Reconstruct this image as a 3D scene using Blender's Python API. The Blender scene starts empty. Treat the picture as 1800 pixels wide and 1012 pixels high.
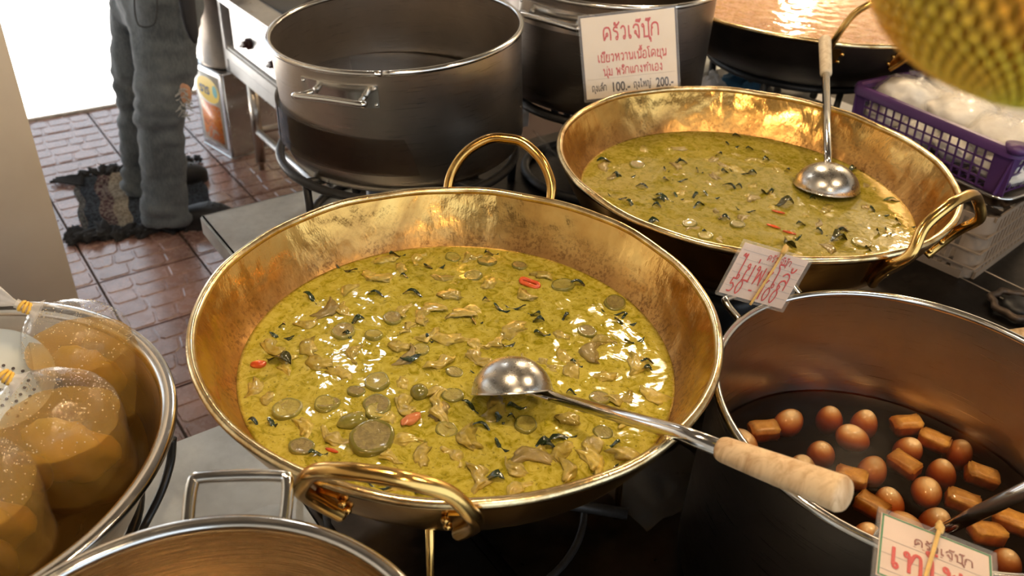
import bpy, bmesh, math, random
from mathutils import Vector, Matrix, Euler, noise
PI = math.pi
C = bpy.context.scene.collection
sc = bpy.context.scene
rnd = random.Random(7)

# ------------------------------------------------------------------ camera
F, PITCH, ROLL, H = 1490.8, .58688, .060125, 1.6
cam = bpy.data.objects.new('camera', bpy.data.cameras.new('camera')); C.objects.link(cam)
cam.data.sensor_width = 36; cam.data.lens = F/1800*36
cam.data.clip_start = .02; cam.data.clip_end = 200
cam.data.dof.use_dof = True; cam.data.dof.focus_distance = 1.18; cam.data.dof.aperture_fstop = 6.0
cam.matrix_world = Matrix.Translation((0, 0, H)) @ Euler((PI/2-PITCH, 0, 0)).to_matrix().to_4x4() @ Matrix.Rotation(ROLL, 4, 'Z')
sc.camera = cam
sc.view_settings.view_transform = 'Standard'; sc.view_settings.look = 'None'
sc.view_settings.exposure = 0.0; sc.view_settings.gamma = 1; sc.view_settings.use_curve_mapping = False

# ------------------------------------------------------------------ sky, sun
w = bpy.data.worlds.new('sky'); sc.world = w; w.use_nodes = True
w.node_tree.nodes['Background'].inputs[0].default_value = (.80, .90, 1, 1)
w.node_tree.nodes['Background'].inputs[1].default_value = 1.7
A = math.radians(38); UX, VX = Vector((math.cos(A), math.sin(A), 0)), Vector((-math.sin(A), math.cos(A), 0))
def W(u, v, z=0): p = UX*u+VX*v; return Vector((p.x, p.y, z))
sun = bpy.data.objects.new('sun', bpy.data.lights.new('sun', 'SUN')); C.objects.link(sun)
sun.data.energy = 40; sun.data.angle = .01; sun.data.color = (1, .96, .9)
sd = -(VX*.55+UX*.15+Vector((0, 0, 1))); sun.rotation_euler = sd.to_track_quat('-Z', 'Y').to_euler()

# pixel of the photograph -> point of the place at a known height or depth
def ray(px, py):
    x = (px-900)/F; y = -(py-506)/F; c, s = math.cos(ROLL), math.sin(ROLL); x, y = c*x-s*y, s*x+c*y
    cp, sp = math.cos(PITCH), math.sin(PITCH); return Vector((x, cp+y*sp, -sp+y*cp))
def at(px, py, z): d = ray(px, py); t = (z-H)/d.z; return Vector((d.x*t, d.y*t, z))
def atY(px, py, Y): d = ray(px, py); t = Y/d.y; return Vector((d.x*t, Y, H+d.z*t))

# ------------------------------------------------------------------ materials
def mat(name):
    m = bpy.data.materials.new(name); m.use_nodes = True; nt = m.node_tree
    return m, nt, nt.nodes['Principled BSDF'], nt.nodes['Material Output']
def setp(b, **k):
    for a, v in k.items(): b.inputs[a.replace('_', ' ')].default_value = v
def rgb(r, g, b): return (r, g, b, 1)
def nd(nt, t, **k):
    n = nt.nodes.new(t)
    for a, v in k.items(): setattr(n, a, v)
    return n
def coords(nt, scale=(1, 1, 1), kind='Object'):
    tc = nd(nt, 'ShaderNodeTexCoord'); mp = nd(nt, 'ShaderNodeMapping'); mp.inputs['Scale'].default_value = scale
    nt.links.new(tc.outputs[kind], mp.inputs[0]); return mp.outputs[0]
def noise_t(nt, vec, scale=5, detail=4, rough=.6, dist=0):
    n = nd(nt, 'ShaderNodeTexNoise'); n.inputs['Scale'].default_value = scale; n.inputs['Detail'].default_value = detail
    n.inputs['Roughness'].default_value = rough; n.inputs['Distortion'].default_value = dist
    nt.links.new(vec, n.inputs['Vector']); return n.outputs['Fac']
def ramp(nt, fac, stops, interp='LINEAR'):
    r = nd(nt, 'ShaderNodeValToRGB'); r.color_ramp.interpolation = interp; e = r.color_ramp.elements
    while len(e) > 1: e.remove(e[0])
    e[0].position, e[0].color = stops[0][0], rgb(*stops[0][1]) if len(stops[0][1]) == 3 else stops[0][1]
    for p, c in stops[1:]: q = e.new(p); q.color = rgb(*c)
    nt.links.new(fac, r.inputs[0]); return r.outputs[0]
def g(v): return (v, v, v)
def mixc(nt, fac, a, b, mode='MIX'):
    m = nd(nt, 'ShaderNodeMix', data_type='RGBA', blend_type=mode)
    for i, x in ((0, fac), (6, a), (7, b)):
        if isinstance(x, (int, float)): m.inputs[i].default_value = x
        elif isinstance(x, tuple): m.inputs[i].default_value = rgb(*x)
        else: nt.links.new(x, m.inputs[i])
    return m.outputs[2]
def bump(nt, b, fac, strength=.3, dist=.002):
    n = nd(nt, 'ShaderNodeBump'); n.inputs['Strength'].default_value = strength; n.inputs['Distance'].default_value = dist
    nt.links.new(fac, n.inputs['Height']); nt.links.new(n.outputs[0], b.inputs['Normal']); return n
def plain(name, col, rough=.5, metal=0, var=.0, scale=30, bumps=0, bscale=80, spec=.5, coat=0):
    m, nt, b, o = mat(name); setp(b, Base_Color=rgb(*col), Roughness=rough, Metallic=metal, Specular_IOR_Level=spec, Coat_Weight=coat)
    vec = coords(nt)
    if var:
        f = noise_t(nt, vec, scale, 5)
        nt.links.new(ramp(nt, f, [(.3, tuple(c*(1-var) for c in col)), (.7, tuple(min(1, c*(1+var)) for c in col))]), b.inputs['Base Color'])
    if bumps: bump(nt, b, noise_t(nt, vec, bscale, 3), bumps, .002)
    return m

def steel(name, col=(.62, .60, .57), rough=.28, aniso=.0, stain=.15, brush=True):
    m, nt, b, o = mat(name); setp(b, Metallic=1, Roughness=rough, Anisotropic=aniso)
    vec = coords(nt); f = noise_t(nt, vec, 9, 6, .65)
    nt.links.new(ramp(nt, f, [(.3, tuple(c*(1-stain) for c in col)), (.65, col)]), b.inputs['Base Color'])
    f2 = noise_t(nt, coords(nt, (3, 3, 260)) if brush else vec, 3 if brush else 40, 4, .7)
    r = ramp(nt, f2, [(.3, g(rough*.75)), (.7, g(rough*1.3))]); nt.links.new(r, b.inputs['Roughness'])
    if brush: bump(nt, b, f2, .06, .001)
    if aniso:
        t = nd(nt, 'ShaderNodeTangent', direction_type='RADIAL', axis='Z'); nt.links.new(t.outputs[0], b.inputs['Tangent'])
    return m

def brass(name, inner=False, line=-.08):
    m, nt, b, o = mat(name); setp(b, Metallic=1, Roughness=.2)
    vec = coords(nt)
    f = noise_t(nt, vec, 7, 6, .6, .6)
    col = ramp(nt, f, [(.28, (.38, .19, .05)), (.48, (.70, .41, .115)), (.70, (.90, .60, .20))])
    if inner:
        sep = nd(nt, 'ShaderNodeSeparateXYZ'); nt.links.new(vec, sep.inputs[0])
        mr = nd(nt, 'ShaderNodeMapRange'); mr.inputs[1].default_value = line+.055; mr.inputs[2].default_value = line+.005
        nt.links.new(sep.outputs[2], mr.inputs[0])
        sp = ramp(nt, noise_t(nt, vec, 160, 5, .75), [(.50, g(0)), (.57, g(1))])
        patch = ramp(nt, noise_t(nt, vec, 14, 4, .6), [(.36, g(.15)), (.55, g(1))])
        k = nd(nt, 'ShaderNodeMath', operation='MULTIPLY'); nt.links.new(sp, k.inputs[0]); nt.links.new(mr.outputs[0], k.inputs[1])
        k2 = nd(nt, 'ShaderNodeMath', operation='MULTIPLY'); nt.links.new(k.outputs[0], k2.inputs[0]); nt.links.new(patch, k2.inputs[1])
        col = mixc(nt, k2.outputs[0], col, (.16, .075, .02))
        pk = nd(nt, 'ShaderNodeMath', operation='MULTIPLY'); pk.inputs[1].default_value = .55; nt.links.new(mr.outputs[0], pk.inputs[0])
        col = mixc(nt, pk.outputs[0], col, (.42, .22, .085))
        rr = nd(nt, 'ShaderNodeMapRange'); rr.inputs[3].default_value = .2; rr.inputs[4].default_value = .38
        nt.links.new(mr.outputs[0], rr.inputs[0]); nt.links.new(rr.outputs[0], b.inputs['Roughness'])
        n1 = noise_t(nt, coords(nt, (1, 1, .25)), 45, 4, .6)
        n2 = noise_t(nt, vec, 11, 2, .5)
        ad = nd(nt, 'ShaderNodeMath', operation='MULTIPLY_ADD'); ad.inputs[1].default_value = 6; nt.links.new(n2, ad.inputs[0]); nt.links.new(n1, ad.inputs[2])
        bump(nt, b, ad.outputs[0], .8, .0022)
    else:
        bump(nt, b, noise_t(nt, vec, 60, 3), .12, .001)
    nt.links.new(col, b.inputs['Base Color'])
    return m

def front_fresnel(nt, ior, nrm):
    # reflection off the outer face only; the inner face of these thin walls lets light out
    fr = nd(nt, 'ShaderNodeFresnel'); fr.inputs[0].default_value = ior; nt.links.new(nrm, fr.inputs['Normal'])
    ge = nd(nt, 'ShaderNodeNewGeometry'); iv = nd(nt, 'ShaderNodeMath', operation='SUBTRACT'); iv.inputs[0].default_value = 1; nt.links.new(ge.outputs['Backfacing'], iv.inputs[1])
    mu = nd(nt, 'ShaderNodeMath', operation='MULTIPLY'); nt.links.new(fr.outputs[0], mu.inputs[0]); nt.links.new(iv.outputs[0], mu.inputs[1]); return mu.outputs[0]
def pale_brass():
    m, nt, b, o = mat('worn pale brass rim'); setp(b, Metallic=1, Roughness=.24); vec = coords(nt)
    nt.links.new(ramp(nt, noise_t(nt, vec, 26, 5, .7), [(.35, (.58, .38, .15)), (.6, (.93, .76, .45))]), b.inputs['Base Color']); bump(nt, b, noise_t(nt, vec, 90, 3), .3, .0015); return m
def film(name, tint=(1, 1, 1), gloss=.1, crinkle=.6, scale=35, haze=.06):
    m, nt, b, o = mat(name); nt.nodes.remove(b)
    tr = nd(nt, 'ShaderNodeBsdfTransparent'); tr.inputs[0].default_value = rgb(*tint)
    gl = nd(nt, 'ShaderNodeBsdfGlossy'); gl.inputs['Roughness'].default_value = gloss
    df = nd(nt, 'ShaderNodeBsdfDiffuse'); df.inputs[0].default_value = rgb(.85, .82, .78)
    bp = nd(nt, 'ShaderNodeBump'); bp.inputs['Strength'].default_value = crinkle; bp.inputs['Distance'].default_value = .004
    nt.links.new(noise_t(nt, coords(nt), scale, 5, .6, 1.2), bp.inputs['Height']); nt.links.new(bp.outputs[0], gl.inputs['Normal'])
    fr = front_fresnel(nt, 1.5, bp.outputs[0])
    m1 = nd(nt, 'ShaderNodeMixShader'); nt.links.new(fr, m1.inputs[0]); nt.links.new(tr.outputs[0], m1.inputs[1]); nt.links.new(gl.outputs[0], m1.inputs[2])
    m2 = nd(nt, 'ShaderNodeMixShader'); m2.inputs[0].default_value = haze; nt.links.new(m1.outputs[0], m2.inputs[1]); nt.links.new(df.outputs[0], m2.inputs[2])
    nt.links.new(m2.outputs[0], o.inputs[0]); return m

def broth(name, absorb, density, murk=None, murkf=.0, gloss=.03, bstr=.25):
    m, nt, b, o = mat(name); nt.nodes.remove(b)
    tr = nd(nt, 'ShaderNodeBsdfTransparent'); gl = nd(nt, 'ShaderNodeBsdfGlossy'); gl.inputs['Roughness'].default_value = gloss
    bp = nd(nt, 'ShaderNodeBump'); bp.inputs['Strength'].default_value = bstr; bp.inputs['Distance'].default_value = .003
    nt.links.new(noise_t(nt, coords(nt), 22, 4, .55, .4), bp.inputs['Height']); nt.links.new(bp.outputs[0], gl.inputs['Normal'])
    fr = front_fresnel(nt, 1.34, bp.outputs[0])
    base = tr.outputs[0]
    if murk:
        df = nd(nt, 'ShaderNodeBsdfDiffuse'); df.inputs[0].default_value = rgb(*murk)
        mm = nd(nt, 'ShaderNodeMixShader'); mm.inputs[0].default_value = murkf
        nt.links.new(tr.outputs[0], mm.inputs[1]); nt.links.new(df.outputs[0], mm.inputs[2]); base = mm.outputs[0]
    m1 = nd(nt, 'ShaderNodeMixShader'); nt.links.new(fr, m1.inputs[0]); nt.links.new(base, m1.inputs[1]); nt.links.new(gl.outputs[0], m1.inputs[2])
    va = nd(nt, 'ShaderNodeVolumeAbsorption'); va.inputs[0].default_value = rgb(*absorb); va.inputs[1].default_value = density
    nt.links.new(m1.outputs[0], o.inputs[0]); nt.links.new(va.outputs[0], o.inputs['Volume']); return m

def curry_mat(name, oil, cream, dark=(.16, .14, .02), s=1.0):
    m, nt, b, o = mat(name); setp(b, Roughness=.13, Specular_IOR_Level=.55, Subsurface_Weight=.0)
    vec = coords(nt)
    f1 = noise_t(nt, vec, 16*s, 6, .6, 1.2); f2 = noise_t(nt, vec, 48*s, 7, .72, 1.6); f3 = noise_t(nt, vec, 190*s, 3, .6)
    c1 = ramp(nt, f1, [(.36, oil), (.62, cream)])
    c2 = mixc(nt, ramp(nt, f2, [(.44, g(0)), (.62, g(.9))]), c1, (cream[0]*1.22, cream[1]*1.22, cream[2]*2.2))
    c2 = mixc(nt, ramp(nt, f2, [(.36, g(.75)), (.46, g(0))]), c2, (oil[0]*.62, oil[1]*.66, oil[2]*.6))
    c3 = mixc(nt, ramp(nt, f3, [(.60, g(0)), (.67, g(.75))]), c2, dark)
    nt.links.new(c3, b.inputs['Base Color'])
    nt.links.new(ramp(nt, f1, [(.3, g(.04)), (.7, g(.08))]), b.inputs['Roughness'])
    rp = noise_t(nt, vec, 42*s, 1.5, .5, 1.4)
    bump(nt, b, rp, .34, .0015); return m

def food(name, c1, c2, rough=.35, scale=60, bs=.6, coat=.3, sheen=None):
    m, nt, b, o = mat(name); setp(b, Roughness=rough, Coat_Weight=coat, Coat_Roughness=.08)
    vec = coords(nt); f = noise_t(nt, vec, scale, 5, .65, .5)
    oi = nd(nt, 'ShaderNodeObjectInfo')
    col = ramp(nt, f, [(.32, c1), (.66, c2)])
    mr = nd(nt, 'ShaderNodeMapRange'); mr.inputs[3].default_value = .8; mr.inputs[4].default_value = 1.15; nt.links.new(oi.outputs['Random'], mr.inputs[0])
    hs = nd(nt, 'ShaderNodeHueSaturation'); nt.links.new(col, hs.inputs['Color']); nt.links.new(mr.outputs[0], hs.inputs['Value'])
    nt.links.new(hs.outputs[0], b.inputs['Base Color']); bump(nt, b, f, bs, .0015); return m

M = {}
M['steel'] = steel('brushed stainless steel', (.66, .59, .51), .33, .72)
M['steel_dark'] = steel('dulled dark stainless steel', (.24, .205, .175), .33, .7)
M['rim'] = steel('polished rolled steel rim', (.78, .76, .72), .16, 0, .08, False)
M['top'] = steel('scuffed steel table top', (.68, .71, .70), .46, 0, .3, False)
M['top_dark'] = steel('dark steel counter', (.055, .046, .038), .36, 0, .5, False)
M['chrome'] = steel('polished ladle steel', (.80, .79, .78), .13, 0, .05, False)
M['bowl'] = steel('scoured ladle bowl steel', (.66, .64, .60), .27, 0, .2, False)
M['brass_in'] = brass('brass wok inside', True)
M['brass_out'] = brass('brass wok outside')
M['brass_rim'] = pale_brass()
M['brass_bar'] = brass('brass handle bar')
M['iron'] = plain('black iron', (.022, .021, .021), .45, .3, .3, 40, .4)
M['black'] = plain('black enamel', (.015, .014, .013), .3)
M['wok_black'] = plain('sooty wok side', (.022, .016, .013), .38, .5, .5, 12, .2)
M['wood'] = None
def wood(name, a, b_, axis=(40, 40, 3)):
    m, nt, b, o = mat(name); setp(b, Roughness=.55); vec = coords(nt, axis)
    f = noise_t(nt, vec, 2.2, 5, .6, .8)
    nt.links.new(ramp(nt, f, [(.3, a), (.6, b_)]), b.inputs['Base Color']); bump(nt, b, f, .25, .001); return m
M['wood'] = wood('pale wooden grip', (.46, .27, .12), (.72, .52, .30))
M['wood_pale'] = wood('worn pale wooden grip', (.50, .38, .24), (.66, .55, .38))
M['card'] = plain('cream card', (.80, .70, .58), .6, 0, .05, 12)
M['card_pink'] = plain('aged pinkish card', (.72, .56, .46), .6, 0, .08, 20)
M['film'] = film('clear plastic sleeve', gloss=.08, crinkle=.35, haze=.10)
M['bagfilm'] = film('clear food bag', gloss=.10, crinkle=.45, scale=45, haze=.045)
M['wrap'] = film('crumpled clear wrap', gloss=.15, crinkle=1, scale=28, haze=.07)
M['red'] = plain('red marker', (.58, .03, .025), .5)
M['inkdark'] = plain('dark ink', (.06, .045, .05), .5)
M['maroon'] = plain('brown red print', (.25, .06, .04), .5)
M['green'] = plain('green border print', (.02, .20, .07), .5)
M['line'] = plain('ruled grey line', (.42, .34, .30), .6)
M['rubber'] = plain('tan rubber band', (.66, .42, .13), .45, 0, .15, 60)
M['curry1'] = curry_mat('green curry near', (.33, .27, .010), (.46, .385, .045))
M['curry2'] = curry_mat('green curry far', (.24, .195, .008), (.34, .275, .035), s=1.3)
M['curry3'] = curry_mat('orange curry', (.40, .17, .04), (.62, .36, .13), dark=(.35, .10, .02), s=1.2)
M['meat'] = food('stewed pale meat', (.33, .25, .03), (.58, .45, .10), .28, 75, 1.0, .8)
M['meat2'] = food('stewed brown meat', (.22, .16, .045), (.38, .29, .10))
M['egg_skin'] = food('eggplant skin', (.15, .14, .02), (.28, .25, .055), .2, 30, .2, .7)
M['egg_face'] = food('eggplant cut face', (.25, .20, .03), (.40, .34, .07), .3, 150, .9, .4)
M['egg_purple'] = food('browned eggplant core', (.17, .12, .035), (.36, .29, .09), .3, 220, 1, .4)
M['leaf'] = food('wilted basil', (.008, .018, .006), (.03, .055, .018), .22, 70, .8, .8)
M['leafb'] = food('brown green leaf', (.03, .03, .008), (.08, .075, .02), .25, 50, .6, .6)
M['leafg'] = food('bright basil', (.03, .075, .015), (.07, .13, .03), .25, 50, .6, .6)
M['chili'] = food('red chili', (.55, .05, .01), (.78, .14, .02), .2, 40, .3, .8)
M['carrot'] = food('orange chili', (.60, .16, .05), (.75, .28, .10), .25, 40, .3, .6)
M['egg'] = food('soy stained egg', (.80, .46, .16), (.95, .72, .42), .3, 18, .1, .4)
M['tofu'] = food('braised tofu', (.46, .18, .02), (.72, .36, .07), .4, 50, .5, .3)
M['soy'] = broth('dark soy broth', (.78, .46, .10), 110, (.05, .018, .004), .10)
M['stock'] = broth('dark clear stock', (.12, .06, .02), 90, (.05, .03, .02), .3)
M['amber'] = broth('amber broth', (.93, .66, .06), 22, (.60, .34, .004), .38, .04, .1)
M['amber_d'] = broth('brown dish water', (.42, .2, .03), 40, (.16, .08, .015), .25, .04, .4)
M['gourd'] = food('pickled gourd', (.46, .32, .04), (.64, .47, .10), .4, 16, .2, .2)
M['gourd_d'] = food('dark egg half', (.16, .08, .02), (.28, .15, .04), .4, 16, .2, .2)
M['white_pl'] = plain('white plastic', (.72, .76, .74), .35)
M['purple'] = plain('purple plastic', (.085, .032, .125), .38, 0, .12, 10)
M['beige'] = plain('beige plastic crate', (.27, .20, .14), .45, 0, .12, 14)
M['rice'] = food('white rice noodles', (.72, .66, .55), (.88, .84, .75), .5, 24, .7, .1)
M['denim'] = None
def denim(name, a, b_):
    m, nt, b, o = mat(name); setp(b, Roughness=.9, Sheen_Weight=.1)
    vec = coords(nt); f = noise_t(nt, vec, 6, 5, .6); f2 = noise_t(nt, coords(nt, (1, 1, .15)), 260, 3, .7)
    c = ramp(nt, f, [(.3, a), (.7, b_)]); nt.links.new(mixc(nt, ramp(nt, f2, [(.4, g(.0)), (.65, g(.16))]), c, (.30, .33, .36)), b.inputs['Base Color'])
    bump(nt, b, f2, .15, .001); return m
M['denim'] = denim('washed grey blue denim', (.030, .040, .050), (.105, .125, .14))
M['denim_seam'] = plain('denim seam', (.04, .045, .05), .9)
M['skin'] = plain('tanned skin', (.42, .22, .13), .5, 0, .1, 8)
M['black_rubber'] = plain('black clog rubber', (.012, .012, .013), .55)
M['shirt'] = plain('black cloth', (.008, .009, .014), .9, 0, .3, 20)
M['hair'] = plain('black hair', (.015, .012, .01), .5)
def plaster():
    m, nt, b, o = mat('cream painted plaster with brown specks'); setp(b, Roughness=.65); vec = coords(nt)
    c = ramp(nt, noise_t(nt, vec, 3, 5), [(.3, (.72, .62, .49)), (.7, (.84, .74, .60))])
    nt.links.new(mixc(nt, ramp(nt, noise_t(nt, vec, 26, 3, .6), [(.70, g(0)), (.74, g(.8))]), c, (.28, .16, .07)), b.inputs['Base Color']); return m
M['plaster'] = plaster()
M['wall'] = plain('pale wall paint', (.60, .57, .50), .8, 0, .05, 4)
M['ceil'] = plain('ceiling board', (.07, .055, .04), .9, 0, .05, 4)
M['grout'] = plain('dark grout', (.09, .06, .05), .85)
M['concrete'] = plain('pale street concrete', (.72, .70, .68), .85, 0, .08, 5)
M['stove'] = steel('stained pale steel', (.74, .73, .72), .34, 0, .2, False)
M['whitepaint'] = plain('dirty white enamel', (.70, .69, .67), .4, 0, .12, 9)
M['blue'] = plain('blue cloth', (.035, .11, .19), .9, 0, .3, 20)
M['tin'] = steel('tinplate', (.70, .70, .70), .22, 0, .12, False)
M['yellow'] = plain('yellow print', (.80, .56, .06), .4)
M['navy'] = plain('navy print', (.03, .06, .14), .4)
M['teal'] = plain('teal print', (.12, .42, .42), .4)
M['knob'] = plain('dark red brown knob', (.05, .015, .015), .4)
def tilemat():
    m, nt, b, o = mat('glazed brown floor tile'); vec = coords(nt); oi = nd(nt, 'ShaderNodeObjectInfo')
    f = noise_t(nt, vec, 9, 5, .6); setp(b, Roughness=.3, Specular_IOR_Level=.8, Coat_Weight=.7, Coat_Roughness=.2)
    c = ramp(nt, f, [(.3, (.20, .11, .09)), (.7, (.33, .20, .17))])
    mr = nd(nt, 'ShaderNodeMapRange'); mr.inputs[3].default_value = .85; mr.inputs[4].default_value = 1.2; nt.links.new(oi.outputs['Random'], mr.inputs[0])
    hs = nd(nt, 'ShaderNodeHueSaturation'); nt.links.new(c, hs.inputs['Color']); nt.links.new(mr.outputs[0], hs.inputs['Value']); nt.links.new(hs.outputs[0], b.inputs['Base Color'])
    f2 = noise_t(nt, vec, 26, 4, .6); nt.links.new(ramp(nt, f2, [(.35, g(.16)), (.7, g(.42))]), b.inputs['Roughness'])
    bump(nt, b, f2, .15, .001); return m
M['tile'] = tilemat()
def prawnprint():
    m, nt, b, o = mat('fried food picture print'); vec = coords(nt); setp(b, Roughness=.35)
    f = noise_t(nt, vec, 22, 3, .5, 1.5)
    nt.links.new(ramp(nt, f, [(.34, (.62, .50, .38)), (.42, (.70, .16, .03)), (.56, (.80, .30, .06)), (.66, (.45, .06, .02)), (.72, (.20, .30, .05))]), b.inputs['Base Color']); return m
M['picture'] = prawnprint()
def ragmat(name, a, b_, sc_=90):
    m, nt, b, o = mat(name); setp(b, Roughness=.95); vec = coords(nt)
    wv = nd(nt, 'ShaderNodeTexWave', wave_type='BANDS', bands_direction='DIAGONAL'); wv.inputs['Scale'].default_value = 55; wv.inputs['Distortion'].default_value = 3
    nt.links.new(vec, wv.inputs['Vector']); f = noise_t(nt, vec, sc_, 2, .5)
    nt.links.new(ramp(nt, f, [(.42, a), (.56, b_)]), b.inputs['Base Color']); bump(nt, b, wv.outputs[1], .9, .004); return m
M['rag_navy'] = ragmat('navy rag weave', (.015, .022, .035), (.05, .065, .09))
M['rag_grey'] = ragmat('grey rag weave', (.05, .055, .06), (.15, .15, .15))
M['rag_maroon'] = ragmat('maroon rag weave', (.05, .012, .02), (.22, .18, .16))
M['rag_beige'] = ragmat('beige rag weave', (.20, .17, .13), (.36, .32, .26))
M['rag_brown'] = ragmat('brown rag weave', (.16, .09, .04), (.30, .20, .10))
M['rag_black'] = plain('black rag', (.02, .02, .022), .95, 0, .5, 30, .5)
def netfill():
    m, nt, b, o = mat('green and orange fruit behind net'); vec = coords(nt); setp(b, Roughness=.4)
    f = noise_t(nt, vec, 7, 2, .5, .4)
    nt.links.new(ramp(nt, f, [(.34, (.22, .24, .012)), (.48, (.42, .33, .02)), (.62, (.52, .22, .012)), (.68, (.48, .05, .03))]), b.inputs['Base Color']); return m
M['netfill'] = netfill()
def netm():
    m, nt, b, o = mat('yellow net cord'); vec = coords(nt); setp(b, Roughness=.4)
    f = noise_t(nt, vec, 9, 2, .5)
    nt.links.new(ramp(nt, f, [(.38, (.62, .66, .05)), (.55, (.78, .56, .04)), (.66, (.85, .36, .02))]), b.inputs['Base Color']); return m
M['net'] = netm()

# ------------------------------------------------------------------ mesh helpers
def link(name, me, m, parent=None, smooth=True):
    o = bpy.data.objects.new(name, me); C.objects.link(o)
    if m is not None and not me.materials: me.materials.append(m)
    if smooth and me.polygons:
        me.polygons.foreach_set('use_smooth', [True]*len(me.polygons))
    if parent: o.parent = parent
    return o
def obj(name, bm, m, parent=None, smooth=True, auto=None):
    me = bpy.data.meshes.new(name); bmesh.ops.recalc_face_normals(bm, faces=bm.faces); bm.to_mesh(me); bm.free()
    o = link(name, me, m, parent, smooth)
    if auto: me.set_sharp_from_angle(angle=math.radians(auto))
    return o
def tag(o, label=None, cat=None, group=None, kind=None):
    if label: o['label'] = label
    if cat: o['category'] = cat
    if group: o['group'] = group
    if kind: o['kind'] = kind
    return o
def thing(name, loc, label, cat, group=None, rot=(0, 0, 0)):
    o = bpy.data.objects.new(name, None); C.objects.link(o); o.location = loc; o.rotation_euler = rot; o.empty_display_size = .05
    return tag(o, label, cat, group)
def lathe(prof, n=96, bm=None, cx=0, cy=0):
    bm = bm or bmesh.new(); rings = []
    for r, z in prof:
        if r < 1e-6: rings.append([bm.verts.new((cx, cy, z))])
        else: rings.append([bm.verts.new((cx+r*math.cos(2*PI*i/n), cy+r*math.sin(2*PI*i/n), z)) for i in range(n)])
    for a, b in zip(rings, rings[1:]):
        for i in range(n):
            j = (i+1) % n
            if len(a) == 1 and len(b) == 1: continue
            if len(a) == 1: bm.faces.new((a[0], b[i], b[j]))
            elif len(b) == 1: bm.faces.new((a[i], a[j], b[0]))
            else: bm.faces.new((a[i], a[j], b[j], b[i]))
    return bm
def tube(pts, r, n=12, bm=None, closed=False, caps=True, flat=1.0):
    bm = bm or bmesh.new(); pts = [Vector(p) for p in pts]; N = len(pts); rad = r if hasattr(r, '__len__') else [r]*N
    def tan(i):
        if closed: return (pts[(i+1) % N]-pts[i-1]).normalized()
        return (pts[min(i+1, N-1)]-pts[max(i-1, 0)]).normalized()
    t0 = tan(0); up = Vector((0, 0, 1)) if abs(t0.z) < .9 else Vector((1, 0, 0)); nrm = t0.cross(up).normalized(); rings = []
    for i in range(N):
        t = tan(i); nrm = (nrm-t*nrm.dot(t)).normalized(); bi = t.cross(nrm)
        rings.append([bm.verts.new(pts[i]+nrm*(rad[i]*math.cos(2*PI*k/n))+bi*(rad[i]*flat*math.sin(2*PI*k/n))) for k in range(n)])
    pairs = list(zip(rings, rings[1:]))+([(rings[-1], rings[0])] if closed else [])
    for a, b in pairs:
        for k in range(n): bm.faces.new((a[k], a[(k+1) % n], b[(k+1) % n], b[k]))
    if caps and not closed: bm.faces.new(rings[0][::-1]); bm.faces.new(rings[-1])
    return bm
def torus(R, r, z=0, n=96, k=10, bm=None, cx=0, cy=0):
    return tube([(cx+R*math.cos(2*PI*i/n), cy+R*math.sin(2*PI*i/n), z) for i in range(n)], r, k, bm, closed=True)
def box(x0, x1, y0, y1, z0, z1, bm=None, bev=0, M4=None, seg=2):
    b2 = bmesh.new(); bmesh.ops.create_cube(b2, size=1)
    for v in b2.verts: v.co = Vector(((x0+x1)/2+v.co.x*(x1-x0), (y0+y1)/2+v.co.y*(y1-y0), (z0+z1)/2+v.co.z*(z1-z0)))
    if bev: bmesh.ops.bevel(b2, geom=b2.edges[:], offset=bev, segments=seg, affect='EDGES')
    if M4 is not None: b2.transform(M4)
    if bm is None: return b2
    me = bpy.data.meshes.new('t'); b2.to_mesh(me); b2.free(); bm.from_mesh(me); bpy.data.meshes.remove(me); return bm
def merge(bm, b2, M4=None):
    if M4 is not None: b2.transform(M4)
    me = bpy.data.meshes.new('t'); b2.to_mesh(me); b2.free(); bm.from_mesh(me); bpy.data.meshes.remove(me); return bm
def blob(rx, ry, rz, sub=3, amp=.15, freq=3, seed=0, bend=0):
    bm = bmesh.new(); bmesh.ops.create_icosphere(bm, subdivisions=sub, radius=1)
    off = Vector((seed*7.3, seed*3.1, seed*1.7))
    for v in bm.verts:
        d = 1+amp*noise.noise(v.co*freq+off)*1.6+amp*.5*noise.noise(v.co*freq*2.7+off)
        p = v.co*d; x, y, z = p.x*rx, p.y*ry, p.z*rz
        if bend: y += bend*((x/rx)**2)*rx
        v.co = (x, y, z)
    return bm
def smooth_path(pts, k=6):
    pts = [Vector(p) for p in pts]; out = []
    for i in range(len(pts)-1):
        p0 = pts[max(i-1, 0)]; p1 = pts[i]; p2 = pts[i+1]; p3 = pts[min(i+2, len(pts)-1)]
        for j in range(k):
            t = j/k; out.append(.5*((2*p1)+(p2-p0)*t+(2*p0-5*p1+4*p2-p3)*t*t+(3*p1-p0-3*p2+p3)*t**3))
    out.append(pts[-1]); return out
def frameM(o, ex, ey):
    ex = ex.normalized(); ez = ex.cross(ey).normalized(); ey = ez.cross(ex)
    return Matrix.Translation(o) @ Matrix((ex, ey, ez)).transposed().to_4x4()
def copy_tree(o, parent=None):
    c = o.copy(); C.objects.link(c)
    if parent: c.parent = parent
    for ch in list(o.children): copy_tree(ch, c)
    return c
RZ = Matrix.Rotation(A, 4, 'Z')

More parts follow.
